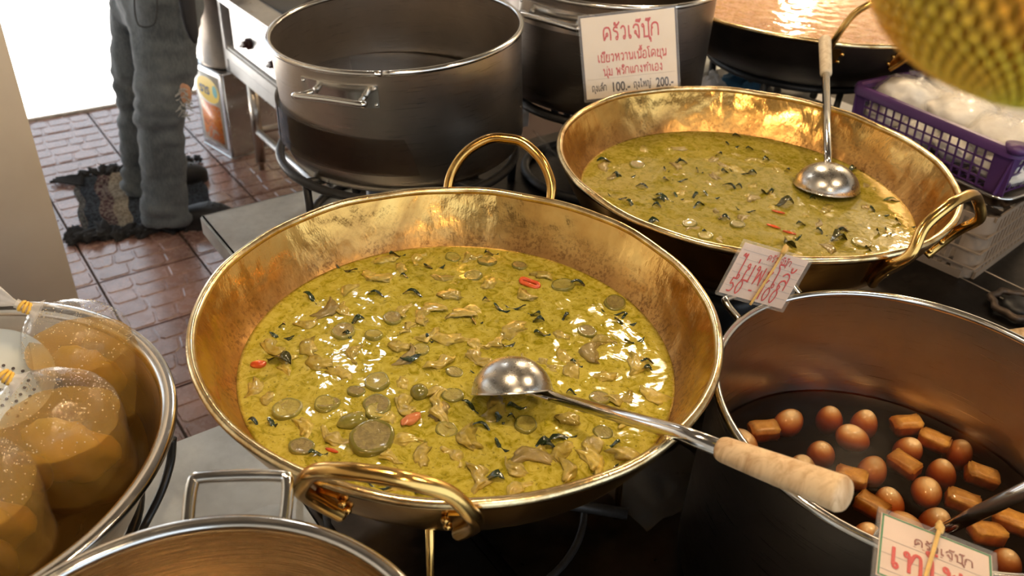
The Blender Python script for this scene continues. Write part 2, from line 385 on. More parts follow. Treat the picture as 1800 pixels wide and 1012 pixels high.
# ------------------------------------------------------------------ setting
def struct(name, bm, m, **k): o = obj(name, bm, m, **k); o['kind'] = 'structure'; return o
fl = struct('floor', box(-2.2, 3.8, -2.4, 4.17, -.06, -.012, M4=RZ), M['grout'], smooth=False)
def tile_mesh(seed, S=.319):
    r = random.Random(seed); bm = box(-S/2, S/2, -S/2, S/2, -.02, -.0030)
    rows = 4; ys = [-S/2+.003]+[-S/2+S*(i/rows)+r.uniform(-.008, .008) for i in range(1, rows)]+[S/2-.003]
    for i in range(rows):
        n = r.choice((3, 4, 4)); xs = [-S/2+.003]+[-S/2+S*(j/n)+r.uniform(-.016, .016) for j in range(1, n)]+[S/2-.003]
        lean = [0]+[r.uniform(-.008, .008) for _ in range(n-1)]+[0]
        for j in range(n):
            x0, x1, y0, y1 = xs[j], xs[j+1], ys[i], ys[i+1]; gp = .0026
            q = [Vector((x0+gp-lean[j], y0+gp)), Vector((x1-gp-lean[j+1], y0+gp)), Vector((x1-gp+lean[j+1], y1-gp)), Vector((x0+gp+lean[j], y1-gp))]
            poly = []
            for k in range(4):
                p, a_, b_ = q[k], q[k-1], q[(k+1) % 4]; c = r.uniform(.006, .013)
                poly += [p+(a_-p).normalized()*c, p+(b_-p).normalized()*c]
                if r.random() < .5: mid = (p+b_)/2; poly.append(mid+Vector((r.uniform(-.002, .002), r.uniform(-.002, .002))))
            ctr = sum(poly, Vector((0, 0)))/len(poly)
            lo = [bm.verts.new((p.x, p.y, -.0030)) for p in poly]
            hi = [bm.verts.new((ctr.x+(p.x-ctr.x)*.93, ctr.y+(p.y-ctr.y)*.93, 0)) for p in poly]
            for k in range(len(poly)): k2 = (k+1) % len(poly); bm.faces.new((lo[k], lo[k2], hi[k2], hi[k]))
            bm.faces.new(hi)
    me = bpy.data.meshes.new('tile'); bm.to_mesh(me); bm.free(); me.materials.append(M['tile']); return me
tiles = [tile_mesh(s) for s in range(5)]
T = .327
for i in range(-5, 4):
    for j in range(-1, 8):
        v = 1.99-T/2+T*j; u = .337+T/2+T*i
        if v > 4.13 or v < 1.0: continue
        t = bpy.data.objects.new('tile', tiles[(i*3+j*5) % 5]); C.objects.link(t); t.parent = fl
        t.location = W(u, v, 0); t.rotation_euler = (0, 0, A+PI/2*((i*7+j*3) % 4 if False else (i+j) % 2*2))
# plain tiled rest of the floor hidden behind counters keeps the same slab
struct('ground_outside', box(-9, 9, 4.15, 16, -.06, .003, M4=RZ), M['concrete'], smooth=False)
tm = bmesh.new(); box(-1.6, 1.30, 4.13, 4.17, -.01, .007, tm, .003, RZ)
struct('trim_1', tm, plain('worn threshold strip', (.35, .31, .27), .7, 0, .3, 30))
pav = tag(bpy.data.objects.new('paving', None), kind='structure'); C.objects.link(pav)
bp_ = box(-.10, .10, -.05, .05, 0, .05, bev=.006, seg=1); pm = bpy.data.meshes.new('paver'); bp_.to_mesh(pm); bp_.free(); pm.materials.append(plain('grey paver', (.42, .42, .42), .8, 0, .1, 8))
for i in range(22):
    for j in range(10):
        o = bpy.data.objects.new('paver', pm); C.objects.link(o); o.parent = pav; o.rotation_euler = (0, 0, A)
        o.location = W(-2.1+i*.207+(j % 2)*.1, 6.9+j*.107, -.035)
struct('wall_back', box(1.32, 3.8, 4.05, 4.17, 0, 2.8, M4=RZ), M['wall'], smooth=False)
struct('wall_right', box(3.7, 3.8, -2.4, 4.17, 0, 2.8, M4=RZ), M['wall'], smooth=False)
struct('wall_left', box(-2.2, -2.1, -2.4, 4.17, 0, 2.8, M4=RZ), M['wall'], smooth=False)
struct('ceiling', box(-2.2, 3.8, -2.4, 5.7, 2.8, 2.9, M4=RZ), M['ceil'], smooth=False)  # unseen overhang past the doorway, added so the sun's shadow ends at the threshold
pil = box(-.30, .209, 2.05, 2.45, 0, 2.8, bev=.008, M4=RZ)
struct('column', pil, M['plaster'])

# lamps over the counter
lampm, nt_, b_, o_ = mat('glowing bulb glass'); setp(b_, Emission_Color=rgb(1, .80, .55), Emission_Strength=25)
tubem, nt_, b_, o_ = mat('glowing tube glass'); setp(b_, Emission_Color=rgb(.92, .97, 1), Emission_Strength=14)
M['shade_dark'] = plain('dark enamel shade', (.05, .045, .04), .5)
def bulb(p, watts, label, col=(1, .74, .46), k=1):
    t = thing('pendant_lamp', p, label, 'lamp', 'bulbs over the counter')
    obj('bulb', lathe([(0, -.05), (.03, -.04), (.042, -.01), (.03, .03), (.015, .05), (.015, .06)], 24), lampm, t).scale = (k, k, k)
    obj('lamp_shade', lathe([(.02, .075), (.05, .07), (.13, .01), (.145, -.055), (.141, -.055), (.126, .008), (.05, .062), (.02, .066)], 32), M['whitepaint'] if 'tall pots' in label else M['shade_dark'], t)
    obj('cord', tube([(0, 0, .07), (0, 0, 2.8-p[2])], .004, 6), M['black'], t)
    l = bpy.data.objects.new('lamp_light', bpy.data.lights.new('lamp_light', 'POINT')); C.objects.link(l); l.parent = t; l.location = (0, 0, -.075*k)
    l.data.energy = watts; l.data.color = col; l.data.shadow_soft_size = .05
LW = 30
for p, k, lb in (((.50, 2.75, 2.25), 1.3, 'warm pendant bulb hanging above the tall pots'), ((-.15, .75, 2.25), 1, 'warm pendant bulb hanging above the near wok'),
              ((1.0, .9, 2.3), .9, 'warm pendant bulb hanging above the egg pot'), ((1.75, 3.3, 2.25), 1.2, 'warm pendant bulb hanging beyond the orange curry'), ((.45, -.35, 2.3), .8, 'warm pendant bulb hanging behind the viewer')):
    bulb(p, LW*k, lb, k=1.9 if 'tall pots' in lb else 1)
bulb((-.62, 2.55, 2.25), LW*.16, 'small cool pendant bulb near the doorway', (.9, .95, 1))

hp_ = at(1395, 30, .97); rd = ray(1395, 30); tt_ = 1.80/rd.y; lp = Vector((hp_.x+rd.x*tt_, hp_.y+1.80, .97-rd.z*tt_))
bulb((lp.x, lp.y, lp.z), LW*.45, 'low warm bulb added to put a glint on the orange curry')  # added bulb on the mirrored ray, there for the orange curry's highlight
def counter(name, u0, u1, v0, v1, z, m, label):
    t = thing(name, W(0, 0, 0), label, 'counter'); t.rotation_euler = (0, 0, A)
    obj('counter_top', box(u0, u1, v0, v1, z-.04, z, bev=.012), m, t, auto=50)
    for u in (u0+.05, u1-.05):
        for v in (v0+.05, v1-.05): obj('leg', tube([(u, v, 0), (u, v, z-.04)], .02, 12), M['steel'], t)
    bm = bmesh.new(); box(u0+.04, u1-.04, v0+.04, v1-.04, .18, .2, bm); obj('lower_shelf', bm, M['top_dark'], t)
    for u in (1.86, 1.94):
        if u1 > 2: obj('seam_strip', box(u-.0015, u+.0015, v0+.02, v1-.02, z-.001, z+.0012), M['steel'], t)
    return t
TZ = .58
counter('steel_table', -.85, .318, -.45, 1.143, TZ, M['top'], 'grey steel table under the dish of bagged broth and the empty pot')
counter('shade_strip_table', .321, .497, -.45, 1.143, TZ, M['top_dark'], 'added dark counter strip standing in for shade under the nearest wok')  # extra dark strip puts the wok's shade into the counter colour
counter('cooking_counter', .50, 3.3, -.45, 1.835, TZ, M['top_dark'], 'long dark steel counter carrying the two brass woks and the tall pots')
mt = thing('steel_corner_sheet', (0, 0, 0), 'bare grey steel counter corner left of the big stock pot', 'counter'); mt.rotation_euler = (0, 0, A)
bm = box(.488, .86, 1.15, 1.845, TZ+.0006, TZ+.006, bev=.002); box(.486, .4985, 1.15, 1.847, TZ-.045, TZ+.006, bm, .004); box(.486, .86, 1.8365, 1.848, TZ-.045, TZ+.006, bm, .004); obj('sheet', bm, M['top'], mt, auto=50)
for q in range(7):
    d = obj('water_spot', lathe([(0, .0012), (.006, .001), (.0085, 0)], 14), plain('dried spot', (.14, .11, .08), .3), mt)
    d.location = (.53+.04*(q % 3)+.01*q, 1.35+.055*q, TZ+.006); d.scale = (1, rnd.uniform(.7, 1.2), 1)

# ------------------------------------------------------------------ woks
def wok_profile(R, D, t=.003):
    inn = [(R*.985, 0), (R*.955, -.022), (R*.905, -.055), (R*.86, -.08), (R*.78, -.112), (R*.66, -.142), (R*.5, -.168), (R*.32, -.185), (R*.15, -.194), (0, -.197)]
    k = D/.197; return [(r, z*k) for r, z in inn]
def subdiv_prof(p, k=4):
    q = smooth_path([(a, 0, b) for a, b in p], k); return [(max(0, v.x), v.z) for v in q]
def prof_r(R, D, z):
    pr = subdiv_prof(wok_profile(R, D))
    for (r0, z0), (r1, z1) in zip(pr, pr[1:]):
        if z1 <= z <= z0: return r0+(r1-r0)*(z-z0)/(z1-z0+1e-9)
    return pr[0][0]
def make_wok(c, zr, R, label, outm, inm, handles, hm, D=.197, hh=(.088, .085, .055)):
    t = thing('brass_wok', (c[0], c[1], zr), label, 'wok')
    pr = subdiv_prof(wok_profile(R, D)); pr[-1] = (0, -D)
    obj('bowl_inside', lathe(pr, 128), inm, t)
    po = [(r+.004, z-.004) for r, z in pr]; po[-1] = (0, -D-.004); obj('bowl_outside', lathe(po, 128), outm, t)
    rm = torus(R*.985, .0062, .001, 128, 10)
    for v in rm.verts:
        a = math.atan2(v.co.y, v.co.x); v.co.z += .0008*math.sin(a*9)+.0006*math.sin(a*17+1)
    obj('rim', rm, M['brass_rim'], t)
    for ih, az in enumerate(handles):
        hw, up, out = hh[ih] if isinstance(hh[0], tuple) else hh
        Rm = Matrix.Rotation(az, 4, 'Z'); R0 = R*.985+.008
        cs = R0*(1-math.cos(hw/R0))
        def ax_(y, z, o): return math.sqrt(max(0, (prof_r(R, D, z)+o)**2-y*y))
        pts = [(ax_(hw*.74, -.066, .014), -hw*.74, -.066), (ax_(hw*.9, -.042, .015), -hw*.90, -.042), (ax_(hw, -.012, .018), -hw*1.0, -.012), (R0+.012, -hw*.97, up*.25), (R0+out*.6, -hw*.74, up*.68), (R0+out*.95, -hw*.35, up*.95), (R0+out, 0, up),
               (R0+out*.95, hw*.35, up*.95), (R0+out*.6, hw*.74, up*.68), (R0+.012, hw*.97, up*.25), (ax_(hw, -.012, .018), hw*1.0, -.012), (ax_(hw*.9, -.042, .015), hw*.90, -.042), (ax_(hw*.74, -.066, .014), hw*.74, -.066)]
        bm = tube(smooth_path(pts, 6), .0085, 12); bm.transform(Rm); h = obj('handle', bm, hm, t)
        for s in (-1, 1):
            bm = bmesh.new(); vs = []
            for a, (ww, dz) in enumerate(((.012, -.012), (.015, -.03), (.014, -.05), (.009, -.066))):
                ya, yb = s*hw*.80-ww*s, s*hw*.80+ww*s
                vs.append([(ax_(ya, dz, .0055), ya, dz), (ax_(yb, dz, .0055), yb, dz)])
            for th in (0, .004):
                pass
            grid = [[bm.verts.new((p[0]+th, p[1], p[2])) for p in row] for th in (0, .004) for row in vs]
            for base in (0, 4):
                for i in range(3): bm.faces.new((grid[base+i][0], grid[base+i][1], grid[base+i+1][1], grid[base+i+1][0]))
            for i in range(3):
                for k in (0, 1): bm.faces.new((grid[i][k], grid[i+1][k], grid[4+i+1][k], grid[4+i][k]))
            for i in (0, 3): bm.faces.new((grid[i][0], grid[i][1], grid[4+i][1], grid[4+i][0]))
            bm.transform(Rm); obj('handle_plate', bm, hm, h, auto=40)
            for dz in (-.025, -.048):
                bm = bmesh.new(); bmesh.ops.create_uvsphere(bm, u_segments=10, v_segments=6, radius=.005)
                for v in bm.verts: v.co += Vector((ax_(hw*.62, dz, .010), s*hw*.62, dz))
                bm.transform(Rm); obj('rivet', bm, hm, h)
    return t
W1, Z1, R1 = (-.0665, .9205), .95, .344
W2, Z2, R2 = (.423, 1.434), .96, .357
W3, Z3, R3 = (.823, 2.55), .98, .457
make_wok(W1, Z1, R1, 'nearest big brass wok, full of chunky green curry, ladle with wooden grip across it', M['brass_out'], M['brass_in'], (math.radians(-97), math.radians(84)), M['brass_bar'], hh=((.087, .080, .036), (.086, .074, .048)))
p_, q_ = at(1530, 450, Z2), at(1690, 352, Z2); az2 = math.atan2((p_.y+q_.y)/2-W2[1], (p_.x+q_.x)/2-W2[0])
make_wok(W2, Z2, R2, 'second brass wok behind, smoother green curry with dark leaves and an upturned ladle', M['brass_out'], M['brass_in'], (az2-.10,), M['brass_bar'], hh=(.105, .085, .012))
az3 = math.atan2(at(1535, 84, Z3).y-W3[1], at(1535, 84, Z3).x-W3[0])
make_wok(W3, Z3, R3, 'soot-black wok of orange curry at the top right, partly behind the net bag', M['wok_black'], M['brass_in'], (az3,), M['brass_bar'], .21, hh=(.105, .125, .03))

def stand(name, c, z_ring, R, label, m, base=TZ, legs=4, a0=0, ring_r=.008, inner=True, legm=None, foot=True):
    t = thing(name, (c[0], c[1], base), label, 'burner stand'); h = z_ring-base
    obj('top_ring', torus(R, ring_r, h, 72, 8), m, t)
    obj('base_ring', torus(R*.8, ring_r, ring_r, 72, 8), m, t)
    for i in range(legs):
        a = a0+2*PI*i/legs; c_, s_ = math.cos(a), math.sin(a)
        obj('leg', tube([(R*c_, R*s_, h), (R*.98*c_, R*.98*s_, h*.5), (R*c_, R*s_, 0)], ring_r*.9, 8), legm or m, t)
        if inner: obj('prong', tube([(R*c_, R*s_, h), (R*.55*c_, R*.55*s_, h-.02), (R*.5*c_, R*.5*s_, h-.07)], ring_r, 8), m, t)
    b = obj('burner_head', lathe([(0, h*.45), (R*.28, h*.45), (R*.30, h*.40), (R*.30, h*.2), (R*.18, h*.1), (R*.18, 0)], 40), M['iron'], t)
    obj('gas_pipe', tube([(R*.18, 0, h*.12), (R*1.05, -.03, h*.12)], .009, 8), M['iron'], t)
    return t
l1 = at(770, 960, .70); a1 = math.atan2(l1.y-W1[1], l1.x-W1[0])
stand('burner_stand', W1, .817, .25, 'metal ring stand with a bright rod leg under the nearest brass wok', M['iron'], a0=a1, legm=M['brass_bar'], ring_r=.006)
stand('burner_stand', W2, .825, .258, 'black iron burner stand under the second brass wok', M['iron'], a0=.5)
stand('burner_stand', W3, .80, .27, 'black iron scrollwork burner stand under the orange curry wok', M['iron'], a0=.2, legs=8, ring_r=.011, base=TZ+.0142)
P1 = (-.280, 1.807)
stand('burner_stand', P1, .772, .268, 'dark iron burner ring under the big open stock pot', M['iron'], a0=.9, ring_r=.010)
P2 = (.195, 2.125)
stand('burner_stand', P2, .815, .225, 'black iron burner stand under the stock pot with the price card', M['iron'], a0=.3, ring_r=.012)

# ------------------------------------------------------------------ curries
def liquid(name, c, z, R, m, label, n=150, amp=.0012, depth=.05, wkr=None):
    bm = bmesh.new(); rings = 60; prev = None
    for i in range(rings+1):
        r = R*i/rings
        ring = [bm.verts.new((0, 0, 0))] if i == 0 else [bm.verts.new((r*math.cos(2*PI*k/n), r*math.sin(2*PI*k/n), 0)) for k in range(n)]
        for v in ring:
            p = v.co*1.0; e = min(1, (R-r)/.02)
            v.co.z = amp*(noise.noise(p*30)+.6*noise.noise(p*75+Vector((3, 1, 2))))*e
        if prev:
            for k in range(n):
                j = (k+1) % n
                if len(prev) == 1: bm.faces.new((prev[0], ring[k], ring[j]))
                else: bm.faces.new((prev[k], prev[j], ring[j], ring[k]))
        prev = ring
    bot = [bm.verts.new((v.co.x*wkr, v.co.y*wkr, -depth)) for v in prev] if wkr else [bm.verts.new((v.co.x, v.co.y, -depth)) for v in prev]
    for k in range(n): bm.faces.new((prev[k], bot[k], bot[(k+1) % n], prev[(k+1) % n]))
    bm.faces.new(bot[::-1])
    o = obj(name, bm, m); o.location = (c[0], c[1], z); return tag(o, label, 'curry' if 'curry' in name else 'broth')
L1, L2, L3 = .870, .882, .968
liquid('green_curry', W1, L1, .2955, M['curry1'], 'chunky yellow-green curry filling the nearest brass wok', 200, .0016, wkr=.8)
liquid('green_curry', W2, L2, .307, M['curry2'], 'duller olive green curry filling the second brass wok', 180, .0010, wkr=.8)
liquid('orange_curry', W3, L3, .435, M['curry3'], 'orange coconut curry filling the black wok to its brim', 180, .0012, wkr=.85)

def proto_mesh(bm, mats, name='p'):
    me = bpy.data.meshes.new(name); bmesh.ops.recalc_face_normals(bm, faces=bm.faces); bm.to_mesh(me); bm.free()
    for m in mats: me.materials.append(m)
    me.polygons.foreach_set('use_smooth', [True]*len(me.polygons)); return me
def meat_me(seed, mt_):
    r = random.Random(seed)
    return proto_mesh(blob(r.uniform(.014, .023), r.uniform(.007, .011), r.uniform(.004, .006), 3, .38, 1.9, seed, r.uniform(-.5, .5)), [mt_], 'meat')
def strip_me(seed):
    r = random.Random(seed*17); L_ = r.uniform(.018, .024); wd_ = r.uniform(.006, .009); cv = r.uniform(-.55, .55)
    bm = blob(L_, wd_, .0042, 4, .30, 1.6, seed+.5, 0)
    for v in bm.verts:
        t = v.co.x/L_; v.co.y += cv*L_*(t*t-.4)+.002*math.sin(t*7+seed); v.co.z += .0016*math.sin(t*5+seed)+.0009*noise.noise(v.co*220)
        v.co.y *= 1+.2*math.sin(t*6+seed)
    return proto_mesh(bm, [M['meat']], 'meat')
def eggplant_me(seed, face):
    r = random.Random(seed); R = r.uniform(.0135, .0185); h = r.uniform(.003, .005)
    bm = lathe([(0, h*.7), (R*.55, h*.75), (R*.82, h*.85), (R*.93, h), (R, h*.6), (R*1.02, -h*.2), (R*.95, -h), (R*.5, -h*1.6), (0, -h*1.9)], 20)
    for v in bm.verts:
        a = math.atan2(v.co.y, v.co.x); f = 1+.07*math.sin(2*a+seed)+.03*math.sin(5*a+seed); v.co.x *= f; v.co.y *= f*r.choice((1, 1))
        v.co.z += .0006*noise.noise(v.co*300)
    me = proto_mesh(bm, [M['egg_skin'], face], 'eggplant')
    for p in me.polygons:
        if math.hypot(p.center.x, p.center.y) < R*.8 and p.center.z > 0: p.material_index = 1
    return me
def leaf_me(seed, m, L=.014, wd=.006, curl=.003):
    r = random.Random(seed); bm = bmesh.new(); n = 8; rows = []
    for i in range(n+1):
        t = i/n; x = L*(2*t-1); ww = wd*math.sin(PI*min(1, max(0.03, t)))**.7*(1+.25*r.uniform(-1, 1)); y0 = .25*L*math.sin(t*3+seed)
        z = curl*math.sin(t*5+seed)
        rows.append([Vector((x, y0+ww*s, z+abs(s)*curl*.9*math.sin(seed+t*4))) for s in (-1, -.5, 0, .5, 1)])
    for dz in (0, -.0008):
        vs = [[bm.verts.new(p+Vector((0, 0, dz))) for p in row] for row in rows]
        for i in range(n):
            for j in range(4): bm.faces.new((vs[i][j], vs[i+1][j], vs[i+1][j+1], vs[i][j+1]))
    return proto_mesh(bm, [m], 'leaf')
meats = [meat_me(s, M['meat']) for s in range(7)]+[strip_me(s) for s in (1, 2, 3, 4, 5)]
browns = [meat_me(s+20, M['meat2']) for s in range(4)]
eggpl = [eggplant_me(s, M['egg_face'] if s % 3 else M['egg_purple']) for s in range(7)]
leaves = [leaf_me(s, M['leaf'], .008+.003*(s % 4), .003+.0011*(s % 3)) for s in range(9)]
leavesb = [leaf_me(s+30, M['leafb'], .016, .009, .005) for s in range(3)]
def put(name, me, p, z, rz, s, label, cat, group, tilt=.12):
    o = bpy.data.objects.new(name, me); C.objects.link(o); o.location = (p.x, p.y, z); o.rotation_euler = (rnd.uniform(-tilt, tilt), rnd.uniform(-tilt, tilt), rz); o.scale = (s, s, s)
    tag(o, label, cat, group); return o
def parse(s): return [tuple(int(a) for a in q.split(',')) for q in s.split()]
meat1 = parse('678,456 651,484 672,491 705,473 610,509 541,571 541,612 624,619 710,547 716,574 743,556 752,592 782,598 790,518 811,550 708,672 767,687 921,521 953,484 832,547 829,604 867,604 841,630 912,633 992,628 986,589 1001,651 1063,663 1027,479 539,750 675,730 713,774 799,801 684,798 713,712 684,851 870,724 998,736 1039,780 989,792 1001,825 1045,810 1099,798 909,822 909,863 953,798 480,610 505,640 600,655 560,640 760,540 860,500 780,490 1100,735 1120,640 1060,600 590,770 640,830 760,850 840,840 900,580 700,610 1150,700 470,700 500,720 820,770 450,680 605,545 735,455 830,455 960,640 1090,700 740,800 ')
brown1 = parse('580,547 773,724 719,630 1034,620 930,800')
eggp1 = parse('604,583 657,590 663,672 626,688 799,654 796,696 577,710 663,713 796,453 856,460 913,467 832,485 989,502 1081,534 1032,583 571,712 663,724 530,786 785,756 924,747 1054,700 1150,605 1165,640 505,720 900,655 1060,760 740,615 690,560')
leaf1 = parse('710,488 699,450 764,470 610,473 494,574 628,565 725,519 545,527 755,598 610,592 864,448 882,544 906,540 939,553 945,565 1016,503 1068,507 838,567 855,530 953,589 891,607 1078,550 1095,558 1134,650 1138,640 1179,651 1176,705 1004,693 1013,642 1099,568 672,854 734,866 953,782 965,790 989,774 879,739 900,736 909,718 882,786 1063,828 1078,782 867,842 847,753 826,718 480,745 445,745 560,800 1115,600 850,655 990,560 1145,575 660,520')
G1 = 'the nearest brass wok'; used = []
def ok1(p, c, R): return (p.x-c[0])**2+(p.y-c[1])**2 < R*R
for i, q in enumerate(meat1):
    p = at(*q, L1)
    if ok1(p, W1, .278): put('meat_strip', meats[i % len(meats)], p, L1-.0002+.0022*rnd.uniform(-.4, 1), rnd.uniform(0, PI*2), rnd.uniform(.8, 1.15), 'pale strip of meat half sunk in the curry of '+G1, 'meat', 'meat strips in the nearest curry')
for i, q in enumerate(brown1):
    p = at(*q, L1); put('meat_strip', browns[i % 4], p, L1+.001, rnd.uniform(0, 6), 1.1, 'browner folded piece of meat in the curry of '+G1, 'meat', 'browner meat pieces in the nearest curry')
for i, q in enumerate(eggp1):
    p = at(*q, L1)
    if ok1(p, W1, .278): put('eggplant_slice', eggpl[i % len(eggpl)], p, L1-.0005+.001*rnd.random(), rnd.uniform(0, 6), rnd.uniform(.75, 1.05), 'round slice of green eggplant floating in '+G1, 'eggplant', 'eggplant slices in the nearest curry', .16)
for i, q in enumerate(leaf1):
    p = at(*q, L1)
    if ok1(p, W1, .288): put('basil_leaf', leaves[i % len(leaves)], p, L1+.003, rnd.uniform(-.6, .6), rnd.uniform(.8, 1.2), 'small dark wilted basil leaf afloat in '+G1, 'leaf', 'basil leaves in the nearest curry')
put('eggplant_slice', eggpl[0], at(654, 774, L1), L1+.003, .3, 1.55, 'largest browned eggplant slice, near the front handle of the nearest wok', 'eggplant', None)
put('eggplant_half', proto_mesh(blob(.019, .012, .008, 3, .08, 2, 5), [M['egg_skin']]), at(619, 742, L1), L1+.003, .45, 1, 'glossy grey-green eggplant half beside the largest slice', 'eggplant', None)
put('pea_eggplant', proto_mesh(blob(.012, .012, .010, 3, .03, 2, 6), [M['egg_skin']]), at(737, 693, L1), L1+.004, 0, 1, 'round olive pea eggplant bobbing left of the ladle bowl', 'eggplant', None)
put('basil_leaf', leaf_me(40, M['leaf'], .018, .006, .003), at(497, 592, L1), L1+.003, .1, 1, 'wide dark leaf clump at the left edge of the nearest curry', 'leaf', None)
put('lime_leaf', leavesb[0], at(490, 636, L1), L1+.005, -.5, 1.15, 'brown-green lime leaf standing up beside the red chili at the left edge', 'leaf', None)
put('basil_leaf', leaf_me(41, M['leaf'], .015, .006, .001), at(722, 632, L1), L1+.0065, .35, 1, 'oval dark leaf lying on a meat piece in the nearest wok', 'leaf', None)
put('meat_strip', strip_me(9), at(773, 724, L1), L1+.005, 1.9, 1.2, 'long curled strip of meat left of the ladle bowl', 'meat', None)
put('meat_strip', strip_me(12), at(775, 640, L1), L1+.004, .6, 1.1, 'upright curled meat strip above the ladle bowl', 'meat', None)
bmr = tube([(.015*math.cos(a), .0065*math.sin(a), .001*math.sin(3*a)) for a in [2*PI*i/28 for i in range(28)]], [.0035]*28, 8, closed=True)
put('chili_slice', proto_mesh(bmr, [M['chili']]), at(931, 500, L1), L1+.003, -.35, 1, 'red chili ring near the back of the nearest curry', 'chili', None)
put('chili_piece', proto_mesh(blob(.011, .007, .005, 3, .1, 2, 8), [M['chili']]), at(454, 642, L1), L1+.002, .2, 1, 'rounded red chili piece at the left edge of the nearest curry', 'chili', None)
put('chili_piece', proto_mesh(blob(.016, .008, .005, 3, .18, 2, 9), [M['carrot']]), at(722, 739, L1), L1+.003, .9, 1, 'orange-red chili chunk left of the ladle bowl', 'chili', None)
put('chili_piece', proto_mesh(blob(.010, .003, .002, 2, .1, 2, 10), [M['chili']]), at(583, 792, L1), L1+.001, -.4, 1, 'thin red chili sliver near the front left of the nearest curry', 'chili', None)

leaf2 = parse('1082,310 1099,309 1188,285 1200,288 1171,300 1174,317 1188,316 1157,352 1168,350 1156,364 1193,347 1218,346 1232,363 1229,302 1279,303 1298,303 1320,305 1323,264 1348,282 1287,256 1260,273 1284,331 1348,339 1110,361 1085,347 1146,393 1301,241 1240,410 1545,374 1349,339 1482,409 1549,412 1444,410 1391,421 1498,298 1413,396 1300,330 1250,345 1380,300 1130,330 1560,408 1530,440 1310,370 1270,385 1070,285 1430,350 1590,395')
for i, q in enumerate(leaf2):
    p = at(*q, L2)
    if ok1(p, W2, .295): put('basil_leaf', leaves[(i*2) % len(leaves)], p, L2+.002, rnd.uniform(-.7, .5), rnd.uniform(.9, 1.4), 'small dark basil leaf floating in the second brass wok', 'leaf', 'basil leaves in the second curry')
for i in range(70):
    a = rnd.uniform(0, 2*PI); rr = .285*math.sqrt(rnd.random()); p = Vector((W2[0]+rr*math.cos(a), W2[1]+rr*math.sin(a), 0))
    put('meat_strip', (meats+browns)[rnd.randrange(16)], p, L2-.0022, rnd.uniform(0, 6), rnd.uniform(.6, 1.0), 'small meat piece barely breaking the curry in the second brass wok', 'meat', 'meat pieces in the second curry')
for q in parse('1514,428 1212,394 1296,395 1240,415 1490,330 1120,290'):
    put('eggplant_slice', eggpl[q[0] % 7], at(*q, L2), L2-.0005, 0, .9, 'eggplant slice floating in the second brass wok', 'eggplant', 'eggplant slices in the second curry')
for q, s, lb in (((1378, 360), 0, 'large dark folded leaf left of the upturned ladle bowl'), ((1476, 422), 1, 'large dark leaf standing up near the front rim of the second wok'), ((1391, 434), 2, 'large dark leaf behind the small handwritten price card')):
    put('lime_leaf', leavesb[s], at(*q, L2), L2+.005, .3*s, 1.2, lb, 'leaf', None)
put('basil_leaf', leaf_me(50, M['leafg'], .016, .006, .001), at(1568, 353, L2), L2+.002, -.1, 1, 'brighter green leaf at the right side of the second curry', 'leaf', None)
for i, q in enumerate(((1359, 399), (1387, 410), (1368, 374))):
    put('chili_sliver', proto_mesh(blob(.013, .003, .002, 2, .1, 2, 11+i), [M['chili']]), at(*q, L2), L2+.002, -.4, 1, 'thin red chili sliver in the second brass wok', 'chili', 'chili slivers in the second curry')

ORD = ['leftmost', 'second from the left', 'third from the left', 'fourth from the left', 'fifth from the left', 'sixth from the left', 'seventh from the left', 'eighth from the left', 'ninth from the left', 'tenth from the left']
ORD += [n+' from the left' for n in 'eleventh twelfth thirteenth fourteenth fifteenth sixteenth seventeenth eighteenth nineteenth twentieth'.split()]
def relabel(group, what, c, R_, wok):
    reg = {}
    for o in C.objects:
        if o.get('group') == group:
            dx, dy = (o.location.x-c[0])/R_, (o.location.y-c[1])/R_; r_ = math.hypot(dx, dy); a = math.degrees(math.atan2(dy, dx)) % 360
            if r_ > .62: k_ = 'by the right wall' if a < 40 or a > 320 else 'by the back wall' if a < 140 else 'by the left wall' if a < 220 else 'by the front wall'
            else: k_ = 'in the left middle' if dx < -.15 and abs(dy) < .3 else 'in the back middle' if dy > .05 else 'in the front middle'
            reg.setdefault(k_, []).append(o)
    for k_, os_ in reg.items():
        for i, o in enumerate(sorted(os_, key=lambda q: q.location.x/max(.2, q.location.y))):
            o['label'] = '%s %s of %s, %s' % (what, k_, wok, ORD[min(i, len(ORD)-1)])
relabel('meat strips in the nearest curry', 'pale meat strip', W1, .29, 'nearest wok')
relabel('browner meat pieces in the nearest curry', 'browner folded meat piece', W1, .29, 'nearest wok')
relabel('eggplant slices in the nearest curry', 'round eggplant slice', W1, .29, 'nearest wok')
relabel('basil leaves in the nearest curry', 'small dark basil leaf', W1, .29, 'nearest wok')
relabel('basil leaves in the second curry', 'dark basil leaf', W2, .30, 'second wok')
relabel('meat pieces in the second curry', 'small meat piece', W2, .30, 'second wok')
relabel('eggplant slices in the second curry', 'eggplant slice', W2, .30, 'second wok')
relabel('chili slivers in the second curry', 'thin red chili sliver', W2, .30, 'second wok')

